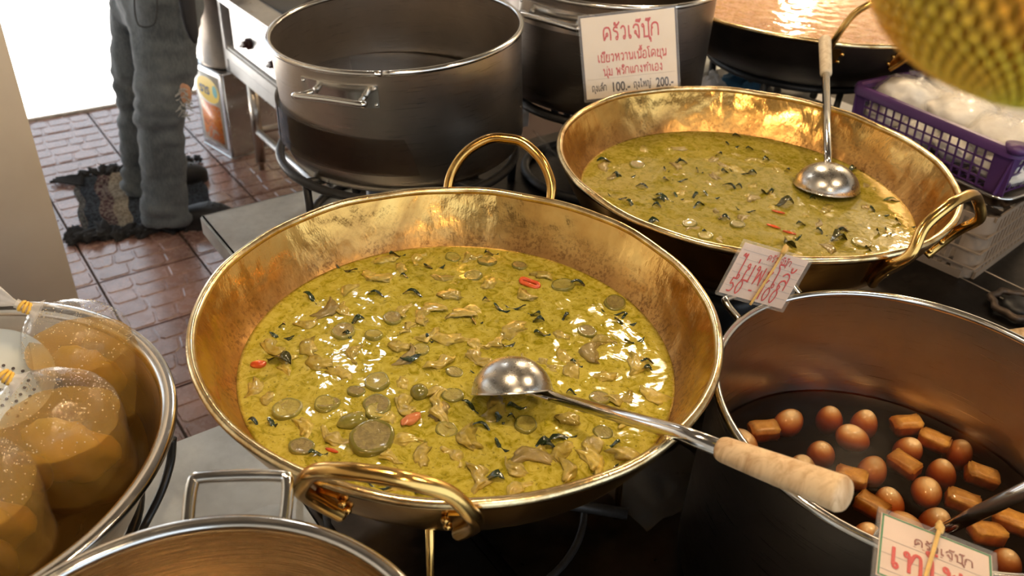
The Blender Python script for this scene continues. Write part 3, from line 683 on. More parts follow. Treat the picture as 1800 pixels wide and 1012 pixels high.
# ------------------------------------------------------------------ pots
def make_pot(name, c, zr, R, hgt, label, m, inm, tilt=(0, 0), seam=None, lip=.006, group=None):
    t = thing(name, (c[0], c[1], zr), label, 'pot', group, rot=(tilt[0], tilt[1], 0)); th = .003
    obj('body', lathe([(R, 0), (R, -hgt*.5), (R, -hgt+.03), (R-.006, -hgt+.012), (R-.03, -hgt), (0, -hgt)], 128), m, t)
    obj('inside', lathe([(R-th, 0), (R-th, -hgt*.5), (R-th, -hgt+.03), (R-.03, -hgt+.004), (0, -hgt+.004)], 128), inm, t)
    prof = [(R+lip*math.cos(a), lip*.75*math.sin(a)) for a in [2*PI*i/10 for i in range(10)]]
    n = 120; bm = bmesh.new(); skip = None
    if seam is None: obj('rim', torus(R+.001, lip, 0, 128, 10), M['rim'], t)
    else:
        pts = [((R+.001)*math.cos(seam+.006+(2*PI-.012)*i/n), (R+.001)*math.sin(seam+.006+(2*PI-.012)*i/n), 0) for i in range(n+1)]
        obj('rim', tube(pts, lip, 10), M['rim'], t)
    return t
def strap_handle(t, R, az, zc, width, m, out=.035, plate=True, r=.007, ph=.045):
    # horizontal bar on a rectangular plate riveted to the side
    half = width/2/R; n = 14
    h = bmesh.new()
    pts = [(R+.004, -width*.36, -.002), (R+out*.7, -width*.40, .0), (R+out, -width*.46, .002), (R+out, 0, .003), (R+out, width*.46, .002), (R+out*.7, width*.40, 0), (R+.004, width*.36, -.002)]
    tube(smooth_path(pts, 6), [r*(1.0+.0*abs(i-18)) for i in range(37)], 12, h)
    h.transform(Matrix.Rotation(az, 4, 'Z') @ Matrix.Translation((-.5*R*(width/2/R)**2*.0, 0, zc)))
    ho = obj('handle', h, m, t)
    if plate:
        bm = bmesh.new(); g0 = []
        for k, rr in enumerate((R+.0005, R+.0035)):
            for dz in (-ph/2, ph/2):
                g0.append([bm.verts.new((rr*math.cos(az-half*1.08+2.16*half*i/n), rr*math.sin(az-half*1.08+2.16*half*i/n), zc+dz)) for i in range(n+1)])
        for a_, b_ in ((2, 3), (0, 2), (1, 3)):
            for i in range(n): bm.faces.new((g0[a_][i], g0[a_][i+1], g0[b_][i+1], g0[b_][i]))
        for i in (0, n): bm.faces.new((g0[0][i], g0[1][i], g0[3][i], g0[2][i]))
        po = obj('handle_plate', bm, m, ho, auto=40)
        for s in (-1, 1):
            for dz in (-1, 1):
                b2 = bmesh.new(); bmesh.ops.create_uvsphere(b2, u_segments=8, v_segments=6, radius=.0035)
                a_ = az+half*s
                for v in b2.verts: v.co += Vector(((R+.004)*math.cos(a_), (R+.004)*math.sin(a_), zc+dz*ph*.36))
                obj('rivet', b2, m, ho)
    return ho
# big open pot behind the near wok
sp = at(666, 134, 1.05)
pot1 = make_pot('stock_pot', P1, 1.05, .267, .268, 'wide brushed steel stock pot, open and leaning a little, behind the nearest wok', M['steel'], M['steel'], (.04, -.07), math.atan2(sp.y-P1[1], sp.x-P1[0]))
ha = at(608, 150, 1.0); haz = math.atan2(ha.y-P1[1]+.03, ha.x-P1[0])
strap_handle(pot1, .267, haz, -.045, .155, M['rim'], out=.035)
st = obj('dark_stock', lathe([(0, .0), (.262, .0), (.262, -.08), (0, -.08)], 96), M['stock'], auto=40); st.location = (P1[0]-.004, P1[1]-.002, .905); tag(st, 'dark clear stock low inside the big open pot', 'broth')
# pot with the price card
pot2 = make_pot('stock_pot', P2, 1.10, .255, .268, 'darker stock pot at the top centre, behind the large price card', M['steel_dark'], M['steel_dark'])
h2 = at(975, 38, 1.06); strap_handle(pot2, .255, math.atan2(h2.y-P2[1], h2.x-P2[0])-.12+.02, -.045, .19, M['rim'], out=.03, plate=True, ph=.05)
# egg pot
PE, ZE, RE = (.516, .810), .92, .252
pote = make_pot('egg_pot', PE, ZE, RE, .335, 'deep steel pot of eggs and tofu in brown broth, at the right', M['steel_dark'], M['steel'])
def wire_handle(t, p0, p1, outv, up, m, r=.0055):
    p0, p1 = Vector(p0), Vector(p1); o_ = Vector(outv)
    pts = [p0, p0+o_*.12, p0+o_*.85+Vector((0, 0, up*.85)), p0+o_+(p1-p0)*.12+Vector((0, 0, up)), p1+o_-(p1-p0)*.12+Vector((0, 0, up)), p1+o_*.85+Vector((0, 0, up*.85)), p1+o_*.12, p1]
    return obj('handle', tube(smooth_path(pts, 6), r, 10), m, t)
a_, b_ = at(1303, 562, ZE)-Vector((PE[0], PE[1], ZE)), at(1412, 521, ZE)-Vector((PE[0], PE[1], ZE))
a_ = a_.normalized()*(RE+.005); b_ = b_.normalized()*(RE+.005); mid = ((a_+b_)/2).normalized()
wire_handle(pote, a_, b_, mid*.035, .012, M['rim'])
# empty pot at the bottom
PF, ZF, RF = (-.217, .314), .985, .200
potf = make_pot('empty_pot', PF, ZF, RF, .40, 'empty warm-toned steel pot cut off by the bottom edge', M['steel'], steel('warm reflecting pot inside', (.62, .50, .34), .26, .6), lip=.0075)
a_, b_ = at(323, 926, ZF)-Vector((PF[0], PF[1], ZF)), at(494, 922, ZF)-Vector((PF[0], PF[1], ZF))
mid = ((a_+b_)/2).normalized(); a_ = a_.normalized()*(RF+.006); b_ = b_.normalized()*(RF+.006)
hz = a_.z*0
wire_handle(potf, (a_.x, a_.y, -.01), (b_.x, b_.y, -.01), mid*.045, .022, M['rim'], .006)

# egg broth
LE = .735
so = obj('soy_broth', lathe([(0, 0), (RE-.006, 0), (RE-.006, -.12), (0, -.12)], 128), M['soy'], auto=40); so.location = (PE[0], PE[1], LE); tag(so, 'dark brown soy broth around the eggs and tofu', 'broth')
def egg_me():
    bm = bmesh.new(); bmesh.ops.create_uvsphere(bm, u_segments=28, v_segments=18, radius=1)
    for v in bm.verts: z = v.co.z; k = .0205*(1-.10*z); v.co = Vector((v.co.x*k, v.co.y*k, z*.026))
    return proto_mesh(bm, [M['egg']], 'egg')
def tofu_me(s):
    r = random.Random(s); bm = box(-.022, .022, -.014, .014, -.012, .012, bev=.003, seg=2); bmesh.ops.subdivide_edges(bm, edges=[e for e in bm.edges if e.calc_length() > .012], cuts=3, use_grid_fill=True)
    for v in bm.verts: v.co += Vector((noise.noise(v.co*90+Vector((s, 0, 0))), noise.noise(v.co*90+Vector((0, s, 5))), noise.noise(v.co*70+Vector((0, 5, s)))))*.0022
    return proto_mesh(bm, [M['tofu']], 'tofu')
egg_lb = ['brown egg just right of the leftmost tofu block', 'brown egg at the far wall, left one of the pair', 'brown egg at the far wall, right one of the pair', 'brown egg just below the pair at the far wall', 'brown egg in the middle of the left open patch of broth',
          'brown egg nearest the wooden ladle grip', 'brown egg left of the upright tofu block in the middle', 'brown egg between the far tofu blocks and the upright middle one', 'brown egg right of the upright tofu block in the middle', 'brown egg below the one right of the upright tofu block',
          'brown egg beside the long tofu block near the front', 'brown egg just above the steel ladle end', 'small showing egg between the front tofu block and the price card', 'brown egg at the front wall beside the price card', 'brown egg at the bottom right corner under the ladle handle',
          'brown egg against the left wall, half under the pot rim', 'brown egg against the right wall beyond the tofu']
tofu_lb = ['leftmost square tofu block in the egg pot', 'pinkish tofu block touching the end of the wooden grip', 'upright golden tofu block in the middle of the egg pot', 'pale edged tofu block near the far right wall', 'small tofu block at the far wall', 'tofu block at the right wall of the egg pot',
           'long tofu block at the front, pointing at the price card', 'tofu block above the steel ladle', 'tofu block below the steel ladle at the right edge', 'sunken tofu block just below the steel ladle']
eggm = egg_me(); tofus = [tofu_me(s) for s in range(4)]
for i, q in enumerate(parse('1392,726 1465,717 1526,726 1505,754 1450,778 1416,806 1540,810 1604,773 1664,813 1636,850 1571,865 1653,900 1599,909 1533,926 1778,971 1309,764 1693,778')):
    p = at(*q, LE); o = put('egg', eggm, p, LE-.0215+.0035*rnd.random(), rnd.uniform(0, 6), 1.0, egg_lb[i], 'egg', 'eggs in the broth')
    o.rotation_euler = (PI/2+rnd.uniform(-.4, .4), 0, rnd.uniform(0, 6)) if i % 3 == 0 else (rnd.uniform(-.3, .3), rnd.uniform(-.3, .3), 0)
    if i % 3: o.location.z -= .0045
for i, (q, rz) in enumerate((((1345, 747), .2), ((1500, 830), -.5), ((1594, 806), -.9), ((1646, 766), -.6), ((1597, 738), .1), ((1730, 827), -.3), ((1538, 879), -.7), ((1697, 872), -.4), ((1782, 907), -.6), ((1740, 928), 0.))):
    p = at(*q, LE); put('tofu_piece', tofus[i % 4], p, LE-.0125+.003*rnd.random(), rz, 1.0, tofu_lb[i], 'tofu', 'tofu blocks in the broth', .2)

# ------------------------------------------------------------------ ladles
def ladle(p_bowl, nrm, R, flat, neck, path, rt, grip, label, gripm, R0=None):
    t = thing('ladle', p_bowl, label, 'ladle'); nrm = Vector(nrm).normalized()
    q = nrm.to_track_quat('Z', 'Y').to_matrix().to_4x4()      # opening along +Z
    pr = [(0, -R*flat), (R*.3, -R*flat*.96), (R*.6, -R*flat*.8), (R*.85, -R*flat*.5), (R*.97, -R*flat*.2), (R, 0), (R+.0015, .0008), (R-.0015, .0), (R*.95, -R*flat*.2), (R*.83, -R*flat*.48), (R*.58, -R*flat*.77), (0, -R*flat+.002)]
    bm = lathe(subdiv_prof(pr[:6], 3)+pr[6:], 64); bm.transform(q); obj('bowl', bm, M['bowl'], t)
    o = Vector(p_bowl)
    pts = [Vector(p)-o for p in path]
    k = len(pts); rr = [rt*(.75+.25*min(1, i/1.0)) for i in range(k)]
    obj('handle', tube(pts, rr, 16), M['chrome'], t)
    n0 = Vector(neck)-o; d = (pts[1]-pts[0]).normalized()
    bm = tube([n0, n0+(pts[0]-n0)*.5, pts[0], pts[0]+d*.03], [rt*.9, rt*1.25, rt*.9, rt*.98], 14, flat=.55); obj('neck', bm, M['chrome'], t)
    if grip:
        a_, b_, ra, rb = grip; a_, b_ = Vector(a_)-o, Vector(b_)-o; dd = b_-a_
        bm = tube([a_, a_+dd*.03, a_+dd*.3, a_+dd*.7, a_+dd*.97, b_], [ra*.9, ra, (ra*.7+rb*.3), (ra*.3+rb*.7), rb, rb*.88], 20); obj('grip', bm, gripm, t)
    return t
bc = Vector((.008, .828, L1+.022))
e0 = at(940, 688, .897); e1 = Vector((.306, .541, 1.04)); rimp = Vector((.188, .680, .9745))
g0_ = rimp+(e1-rimp)*.30; e0b = e0
ladle(bc, (.12, -.60, -.80), .052, .86, at(925, 684, .895), [e0b, rimp, g0_+(e1-g0_)*.05], .0092, (g0_, e1+(e1-g0_)*.02, .0135, .0175), 'ladle lying across the nearest wok, wooden grip over the egg pot', M['wood'])
b2 = Vector((.594, 1.492, L2+.006))
n2 = at(1455, 293, L2+.035); w0 = atY(1452, 131, 1.79); w1_ = atY(1450, 69, 1.90)
ladle(b2, (0, -.12, -1), .061, .72, at(1456, 300, L2+.028), [n2, n2+(w0-n2)*.15, w0+(w0-n2).normalized()*.01], .0085, (w0, w1_, .0125, .0135), 'upturned ladle in the second wok, handle standing up against the back rim', M['wood_pale'])
l3a, l3b = at(1640, 940, .79), at(1800, 862, .925); dd = (l3b-l3a)
ladle(l3a-dd*.25-Vector((0, 0, .02)), (0, -.1, 1), .045, .8, l3a-dd*.15, [l3a-dd*.1, l3a+dd*.5, l3b+dd*.9], .0088, (l3b+dd*.8, l3b+dd*1.7, .013, .016), 'ladle leaning in the egg pot at the bottom right', M['wood'])

# ------------------------------------------------------------------ price cards
def text_mesh(s, size, bold=0.0, align='CENTER'):
    cu = bpy.data.curves.new('t', 'FONT'); cu.body = s; cu.size = size; cu.align_x = align; cu.offset = bold; cu.extrude = 0; cu.resolution_u = 3
    o = bpy.data.objects.new('t', cu); C.objects.link(o); dg = bpy.context.evaluated_depsgraph_get()
    me = bpy.data.meshes.new_from_object(o.evaluated_get(dg)); bpy.data.objects.remove(o); bpy.data.curves.remove(cu); me.materials.clear(); return me

# handwriting: each letter is a few pen strokes, ring = (cx, cy, r)
GL = {
'ก': (.85, [[(0, 0), (0, .52), (.12, .62), (.02, .72), (.14, .93), (.36, 1), (.6, .93), (.7, .7), (.7, 0)]], []),
'ข': (.82, [[(.26, .80), (.28, .68), (.12, .55), (.12, 0), (.12, 0), (.66, 0), (.66, 0), (.66, 1)]], [(.15, .86, .12)]),
'ค': (.9, [[(.05, 0), (.02, .6), (.13, .92), (.38, 1), (.63, .92), (.74, .6), (.74, 0)], [(.05, .02), (.28, .36)]], [(.37, .45, .12)]),
'ง': (.7, [[(.48, .84), (.48, .1), (.42, 0), (.05, .42)]], [(.36, .86, .12)]),
'จ': (.78, [[(.04, .72), (.14, .95), (.36, 1), (.56, .9), (.62, .6), (.62, 0), (.5, .05), (.3, .32)]], [(.24, .42, .11)]),
'ญ': (1.1, [[(0, 0), (0, .52), (.1, .62), (.02, .72), (.12, .95), (.3, 1), (.46, .93), (.52, .7), (.52, 0), (.52, 0), (.96, 0), (.96, 0), (.96, 1)], [(.5, -.36), (.62, -.22), (.8, -.36), (.96, -.2)]], []),
'ถ': (.85, [[(.24, .15), (.2, .35), (.04, .55), (.04, .78), (.16, .95), (.38, 1), (.62, .92), (.7, .7), (.7, 0)]], [(.13, .13, .12)]),
'ท': (.9, [[(.25, .86), (.25, 0)], [(.25, .4), (.45, .92), (.62, 1), (.74, .85), (.74, 0)]], [(.13, .87, .12)]),
'น': (.9, [[(.25, .86), (.25, 0), (.25, 0), (.55, .2)], [(.75, .1), (.75, 1)]], [(.13, .87, .12), (.64, .13, .12)]),
'ป': (.9, [[(.25, .86), (.25, 0), (.25, 0), (.74, 0), (.74, 0), (.74, 1.4)]], [(.13, .87, .12)]),
'พ': (.95, [[(.25, .86), (.24, 0), (.24, 0), (.48, .68), (.48, .68), (.74, 0), (.74, 0), (.76, 1)]], [(.13, .87, .12)]),
'ม': (.88, [[(.25, .86), (.25, .1)], [(.25, .08), (.72, 0), (.72, 0), (.72, 1)]], [(.13, .87, .12), (.13, .12, .12)]),
'ย': (.82, [[(.12, .86), (.08, .68), (.24, .56), (.1, .46), (.1, .1), (.2, 0), (.6, 0), (.66, .1), (.66, 1)]], [(.24, .88, .12)]),
'ร': (.66, [[(.06, .72), (.12, .9), (.3, .97), (.52, .9)], [(.06, .72), (.3, .64), (.48, .5), (.48, .14)]], [(.37, .12, .12)]),
'ล': (.86, [[(.06, .8), (.3, 1), (.58, .94), (.7, .7), (.7, 0)], [(.7, .42), (.42, .58), (.12, .45), (.07, .12)]], [(.19, .12, .12)]),
'ว': (.66, [[(.48, .12), (.5, .7), (.38, .95), (.2, .97), (.04, .8)]], [(.37, .12, .12)]),
'ห': (.95, [[(.25, .86), (.25, 0)], [(.25, .3), (.6, .76)], [(.6, .76), (.74, .6), (.78, 0)]], [(.13, .87, .12), (.69, .87, .12)]),
'อ': (.82, [[(.08, .8), (.34, 1), (.6, .92), (.68, .5), (.62, .04), (.1, .04), (.06, .42)]], [(.18, .46, .12)]),
'เ': (.42, [[(.1, 1), (.1, .12)]], [(.21, .12, .12)]),
'แ': (.80, [[(.1, 1), (.1, .12)], [(.5, 1), (.5, .12)]], [(.21, .12, .12), (.61, .12, .12)]),
'โ': (.55, [[(.2, .12), (.2, 1.02), (.0, 1.3), (.04, 1.42), (.44, 1.42)]], [(.31, .12, .12)]),
'ไ': (.52, [[(-.12, 1.32), (-.02, 1.48), (.08, 1.3), (.2, 1.5), (.2, 1.1), (.2, .12)]], [(.31, .12, .12)]),
'ใ': (.52, [[(.1, 1.5), (.24, 1.45), (.26, 1.25), (.2, 1.05), (.2, .12)]], [(.1, 1.36, .12), (.31, .12, .12)]),
'า': (.56, [[(.0, .8), (.14, .97), (.34, .92), (.4, .72), (.4, 0)]], []),
'ำ': (.56, [[(.0, .8), (.14, .97), (.34, .92), (.4, .72), (.4, 0)]], [(-.15, 1.25, .1)]),
'ะ': (.55, [[(.18, .66), (.3, .68), (.44, .9)], [(.18, .16), (.3, .18), (.44, .4)]], [(.1, .76, .09), (.1, .26, .09)]),
'ั': (0, [[(-.5, 1.14), (-.3, 1.12), (-.08, 1.36)]], [(-.56, 1.22, .09)]),
'ิ': (0, [[(-.72, 1.14), (-.42, 1.36), (-.12, 1.14), (-.72, 1.14)]], []),
'ี': (0, [[(-.72, 1.14), (-.42, 1.36), (-.12, 1.14), (-.72, 1.14)], [(-.12, 1.14), (-.12, 1.44)]], []),
'ื': (0, [[(-.72, 1.14), (-.42, 1.36), (-.12, 1.14), (-.72, 1.14)], [(-.12, 1.14), (-.12, 1.44)], [(-.26, 1.2), (-.26, 1.44)]], []),
'็': (0, [[(-.6, 1.34), (-.5, 1.14), (-.3, 1.26), (-.4, 1.38), (-.1, 1.5)]], []),
'ุ': (0, [[(-.12, -.14), (-.12, -.46)]], [(-.2, -.16, .08)]),
'่': (0, [[(-.16, 0), (-.16, .26)]], []), '้': (0, [[(-.5, .16), (-.42, .24), (-.42, .02), (-.2, .04), (-.06, .26)]], []),
'๊': (0, [[(-.56, .04), (-.5, .22), (-.4, .06), (-.3, .22), (-.24, .02), (-.06, .28)]], []),
'5': (.72, [[(.56, 1), (.14, 1), (.14, 1), (.1, .58), (.34, .64), (.56, .4), (.42, .08), (.04, .06)]], []),
'0': (.74, [[(.3, 1), (.08, .7), (.06, .3), (.28, 0), (.52, .3), (.54, .72), (.3, 1)]], []), '1': (.4, [[(.06, .8), (.2, 1), (.2, 1), (.2, 0)]], []),
'-': (.5, [[(.02, .45), (.38, .45)]], []), ' ': (.45, [], []), '.': (.22, [[(.05, .02), (.09, .02)]], [])}
def strokes_mesh(txt, h, pen):
    bm = bmesh.new(); x = 0; upper = False
    for ch in txt:
        w_, st_, rings_ = GL[ch]; oy = 0
        if ch in '่้๊': oy = 1.52 if upper else 1.14
        if ch in 'ัิีื็': upper = True
        elif w_ > 0: upper = False
        for s_ in st_:
            tube([(v.x, v.y, 0) for v in smooth_path([((x+a)*h, (b+oy)*h, 0) for a, b in s_], 4)], pen, 6, bm, flat=.25)
        for a, b, r_ in rings_: tube([((x+a+r_*.8*math.cos(2*PI*i/10))*h, (b+oy+r_*math.sin(2*PI*i/10))*h, 0) for i in range(10)], pen*.85, 6, bm, closed=True, flat=.25)
        x += w_+(.13 if w_ > .3 else 0)
    for v in bm.verts: v.co.x -= x*h/2
    me = bpy.data.meshes.new('lettering'); bmesh.ops.recalc_face_normals(bm, faces=bm.faces); bm.to_mesh(me); bm.free(); return me
def card(name, TL, TR, BL, label, mcard, texts, border=None, lines=(), film_pad=.006, folds=()):
    TL, TR, BL = Vector(TL), Vector(TR), Vector(BL); ex = TR-TL; ey = TL-BL; wd, hg = ex.length, ey.length
    ctr = TL+(TR-TL)/2+(BL-TL)/2; Mx = frameM(ctr, ex, ey)
    t = bpy.data.objects.new(name, None); C.objects.link(t); t.matrix_world = Mx; tag(t, label, 'price card'); t.empty_display_size = .03
    def sheet(w_, h_, z, th, m, nm, wav=.0012):
        bm = bmesh.new(); n = 10; gr = {}
        for k, zz in enumerate((z, z-th)):
            for i in range(n+1):
                for j in range(n+1):
                    x = -w_/2+w_*i/n; y = -h_/2+h_*j/n
                    gr[k, i, j] = bm.verts.new((x, y, zz))
        for k in (0, 1):
            for i in range(n):
                for j in range(n): bm.faces.new((gr[k, i, j], gr[k, i+1, j], gr[k, i+1, j+1], gr[k, i, j+1]))
        for i in range(n):
            bm.faces.new((gr[0, i, 0], gr[0, i+1, 0], gr[1, i+1, 0], gr[1, i, 0])); bm.faces.new((gr[0, i, n], gr[0, i+1, n], gr[1, i+1, n], gr[1, i, n]))
            bm.faces.new((gr[0, 0, i], gr[0, 0, i+1], gr[1, 0, i+1], gr[1, 0, i])); bm.faces.new((gr[0, n, i], gr[0, n, i+1], gr[1, n, i+1], gr[1, n, i]))
        return obj(nm, bm, m, t, smooth=False)
    sheet(wd, hg, 0, .001, mcard, 'paper')
    sheet(wd+2*film_pad, hg+2*film_pad, .0022, .0044, M['film'], 'plastic_sleeve')
    if border:
        bw, bi, bmat = border; bm = bmesh.new(); X, Y = wd/2-bi, hg/2-bi
        for x0, x1, y0, y1 in ((-X, X, Y-bw, Y), (-X, X, -Y, -Y+bw), (-X, -X+bw, -Y, Y), (X-bw, X, -Y, Y)): box(x0, x1, y0, y1, .0002, .0006, bm)
        obj('border', bm, bmat, t, smooth=False)
    for y in lines:
        obj('ruled_line', box(-wd*.48, wd*.48, y*hg-.0003, y*hg+.0003, .0002, .0004), M['line'], t, smooth=False)
    for s, x, y, size, m, bold, wfit in texts:
        me = strokes_mesh(s, size, bold) if all(c in GL for c in s) and not s.endswith('.-') else text_mesh(s, size, bold); o = link('lettering', me, m, t, smooth=False)
        xs = [v.co.x for v in me.vertices]
        sx = wfit*wd/(max(xs)-min(xs)) if wfit and xs else 1
        o.location = (x*wd, y*hg, .0007); o.scale = (sx, 1, 1)
    return t, wd, hg
Yb, Yt = 1.795, 1.835
TL, TR, BL, BR = atY(1018, 33, Yt), atY(1183, 14, Yt), atY(1034, 175, Yb), atY(1194, 147, Yb)
card('price_card', TL, TR, BL, 'large square price card leaning on the dark stock pot, red and black lettering', M['card'],
     [('ครัวเจ๊ปุ๊ก', .04, .20, .027, M['red'], .0021, .60), ('เขียวหวานเนื้อโคขุน', .03, -.055, .0155, M['red'], .0013, .74), ('นุ่ม พริกแกงทำเอง', .03, -.225, .0145, M['red'], .0012, .64),
      ('ถุงเล็ก', -.35, -.41, .012, M['inkdark'], .0011, .16), ('100.-', -.12, -.43, .028, M['inkdark'], .0007, .19), ('ถุงใหญ่', .12, -.41, .012, M['inkdark'], .0011, .19), ('200.-', .36, -.43, .028, M['inkdark'], .0007, .19)],
     lines=(-.26,), border=(.0022, -.003, M['inkdark']))
TL, TR, BL = atY(1310, 426, 1.005), atY(1422, 459, 1.02), atY(1264, 513, .995)
c2, wd, hg = card('price_card', TL, TR, BL, 'small tilted price card reading 50-100 behind the egg pot, held by a rubber band', M['card_pink'],
     [('ครัวเจ๊ปุ๊ก', .10, .30, .0085, M['red'], .0006, .36), ('.......', .38, .30, .008, M['red'], .0005, .17), ('...........', -.02, .235, .006, M['inkdark'], .0004, .35), ('ไข่พะโล้', .0, -.16, .026, M['red'], .0014, .84), ('50 - 100', -.04, -.44, .022, M['red'], .0013, .74)],
     lines=(.38, .22, .10, -.05, -.18, -.32), film_pad=.004)
def band(t, x0, x1, hg_, m=M['rubber'], knot=True, r=.0022):
    b = obj('rubber_band', tube(smooth_path([(x0, hg_*.56, .004), (x0*.6+x1*.4, hg_*.1, .0048), (x1, -hg_*.56, .004)], 8), r, 8, flat=.5), m, t)
    if knot:
        o = obj('knot', blob(.0045, .008, .004, 2, .35, 2, 3), m, b); o.location = (x0, hg_*.58, .004)
band(c2, wd*.06, wd*.0, hg)
TL, TR = atY(1567, 908, .60), atY(1762, 985, .56); dx = TR-TL
BL = at(1505, 1030, .955)
c3, wd, hg = card('price_card', TL, TR, TL+(BL-TL).normalized()*.085, 'green-bordered price card at the bottom right edge, rubber band across it', M['card_pink'],
     [('ครัวเจ๊ปุ๊ก', .08, .17, .009, M['maroon'], .0007, .52), ('- - - - -', -.02, .12, .004, M['maroon'], .0004, .34), ('เทโพ', -.05, -.30, .026, M['red'], .0022, .62)],
     border=(.0018, .001, M['green']), lines=(.1, -.13, -.38), film_pad=.004)
band(c3, wd*.02, wd*-.13, hg)

# ------------------------------------------------------------------ dish with bagged broth
PB, ZB, RB = (-.663, .667), .90, .284
dish = thing('steel_dish', (PB[0], PB[1], ZB), 'wide steel dish at the left holding the bags of amber broth', 'dish')
k = .97
obj('dish_body', lathe(subdiv_prof([(RB*.93, -.012), (RB*.90, -.03), (RB*.86, -.07), (RB*.78, -.12), (RB*.62, -.155), (RB*.5, -.165), (0, -.165)], 4), 128), M['steel'], dish)
obj('rim', lathe(subdiv_prof([(RB*.925, -.016), (RB*.935, -.006), (RB*.965, -.001), (RB*.995, -.002), (RB*1.0, -.006), (RB*.995, -.011), (RB*.96, -.008), (RB*.935, -.016)], 4), 128), M['rim'], dish)
stand('dish_stand', PB, .748, .215, 'black ring stand under the dish of bagged broth', M['black'], ring_r=.007, inner=False)
hb = thing('gas_hose', (0, 0, 0), 'thick black hose curving below the dish of bagged broth', 'hose')
hp = [at(303, 770, .70), at(300, 810, .66), at(285, 860, .63), at(258, 915, .60), at(235, 955, .592)]
obj('hose', tube(smooth_path(hp, 8), .0065, 12), M['black'], hb)
dw = obj('dish_water', lathe([(0, 0), (RB*.84, 0), (RB*.70, -.06), (0, -.06)], 96), M['amber_d'], auto=30); dw.location = (PB[0], PB[1], ZB-.085); tag(dw, 'brown water in the bottom of the steel dish', 'broth')
def broth_bag(base, lvl, R, Rt, top_h, ndir, label, dark):
    # base: centre of the bottom; lvl: centre of the broth surface; ndir: where on the dome the tied neck sits
    base, lvl = Vector(base), Vector(lvl); t = thing('broth_bag', base, label, 'bag'); dv = lvl-base; hl = dv.z
    def cen(z): k_ = max(0, min(1.15, z/hl)); return Vector((dv.x*k_, dv.y*k_, 0))
    def rad(z):
        f = z/hl
        return R*(.70+.30*min(1, f/.16)**.6) if f < .16 else R+(Rt-R)*min(1, (f-.16)/.84)
    def wobf(a, z): return 1+.05*noise.noise(Vector((math.cos(a)*1.7+R*90, math.sin(a)*1.7, z*16)))+.012*math.sin(a*11+z*60)
    n = 72
    def shell(off, ztop, zs):
        bm = bmesh.new(); prev = None; c0 = bm.verts.new((0, 0, -off))
        for z in zs:
            c = cen(z); r = rad(z)+off
            row = [bm.verts.new((c.x+r*wobf(2*PI*i/n, z)*math.cos(2*PI*i/n), c.y+r*wobf(2*PI*i/n, z)*math.sin(2*PI*i/n), z-(off if z == 0 else 0))) for i in range(n)]
            if prev is None:
                for i in range(n): bm.faces.new((c0, row[(i+1) % n], row[i]))
            else:
                for i in range(n): bm.faces.new((prev[i], prev[(i+1) % n], row[(i+1) % n], row[i]))
            prev = row
        return bm, prev
    zs = [0, .003, .008, .016, .028]+[.028+(hl-.028)*i/8 for i in range(1, 9)]
    bm, last = shell(0, hl, zs); bm.faces.new(last); obj('broth', bm, M['amber'], t, auto=50)
    bm, last = shell(.0012, hl, zs); c = cen(hl); prev = last; m_ = 16
    nd_ = Vector(ndir).normalized(); N_ = Vector((c.x+nd_.x*Rt*.50, c.y+nd_.y*Rt*.50, hl+top_h*.92))
    for j in range(1, m_+1):
        ph = PI/2*j/m_; rr_ = math.cos(ph)**.75; zz = math.sin(ph)
        if j == m_: row = [bm.verts.new((c.x, c.y, hl+top_h))]
        else: row = [bm.verts.new((c.x+(Rt+.0012)*rr_*wobf(2*PI*i/n, hl)*math.cos(2*PI*i/n), c.y+(Rt+.0012)*rr_*wobf(2*PI*i/n, hl)*math.sin(2*PI*i/n), hl+top_h*zz)) for i in range(n)]
        for i in range(n):
            if len(row) == 1: bm.faces.new((prev[i], prev[(i+1) % n], row[0]))
            else: bm.faces.new((prev[i], prev[(i+1) % n], row[(i+1) % n], row[i]))
        prev = row
    out = Vector((nd_.x, nd_.y, .55)).normalized(); tx_ = out.cross(Vector((0, 0, 1))).normalized(); ty_ = out.cross(tx_)
    for v in bm.verts:
        d_ = v.co-N_; l_ = d_.length
        if v.co.z > hl*.9 and l_ < .09:
            k_ = (1-l_/.09); a_ = math.atan2(d_.dot(tx_), d_.dot(ty_))
            v.co += out*(.014*k_**3)+out*(.0022*math.sin(a_*13+2*math.sin(a_*3))*min(1, l_/.02)*k_)
            v.co += Vector((0, 0, .0008))*noise.noise(v.co*160)
    obj('plastic_film', bm, M['bagfilm'], t)
    tip = N_+out*.013; q = out.to_track_quat('Z', 'Y').to_matrix().to_4x4()
    bm = lathe([(.016, -.006), (.009, 0), (.0055, .006), (.005, .016), (.0055, .022)], 24)
    for v in bm.verts: a_ = math.atan2(v.co.y, v.co.x); f = 1+.16*math.sin(a_*7); v.co.x *= f; v.co.y *= f
    bm.transform(Matrix.Translation(tip) @ q); obj('gathered_neck', bm, M['bagfilm2'], t)
    for k_, d_ in enumerate((.006, .010, .0145)):
        bm = torus(.0062, .0021, 0, 18, 6); bm.transform(Matrix.Translation(tip+out*d_) @ (out+tx_*(.25*(k_-1))).normalized().to_track_quat('Z', 'Y').to_matrix().to_4x4()); obj('rubber_band', bm, M['bandy'], t)
    bm = lathe([(.004, 0), (.006, .008), (.011, .018), (.015, .028), (.018, .036)], 28)
    for v in bm.verts: a_ = math.atan2(v.co.y, v.co.x); v.co.z += .005*math.sin(a_*3+1)*(v.co.z/.036); f = 1+.25*math.sin(a_*6)*(v.co.z/.036); v.co.x *= .5*f; v.co.y *= f
    bm.transform(Matrix.Translation(tip+out*.018) @ q); obj('bag_tail', bm, M['bagfilm2'], t)
    rg = random.Random(int(R*1e5)+len(label)); dm = drop_me
    bm = bmesh.new()
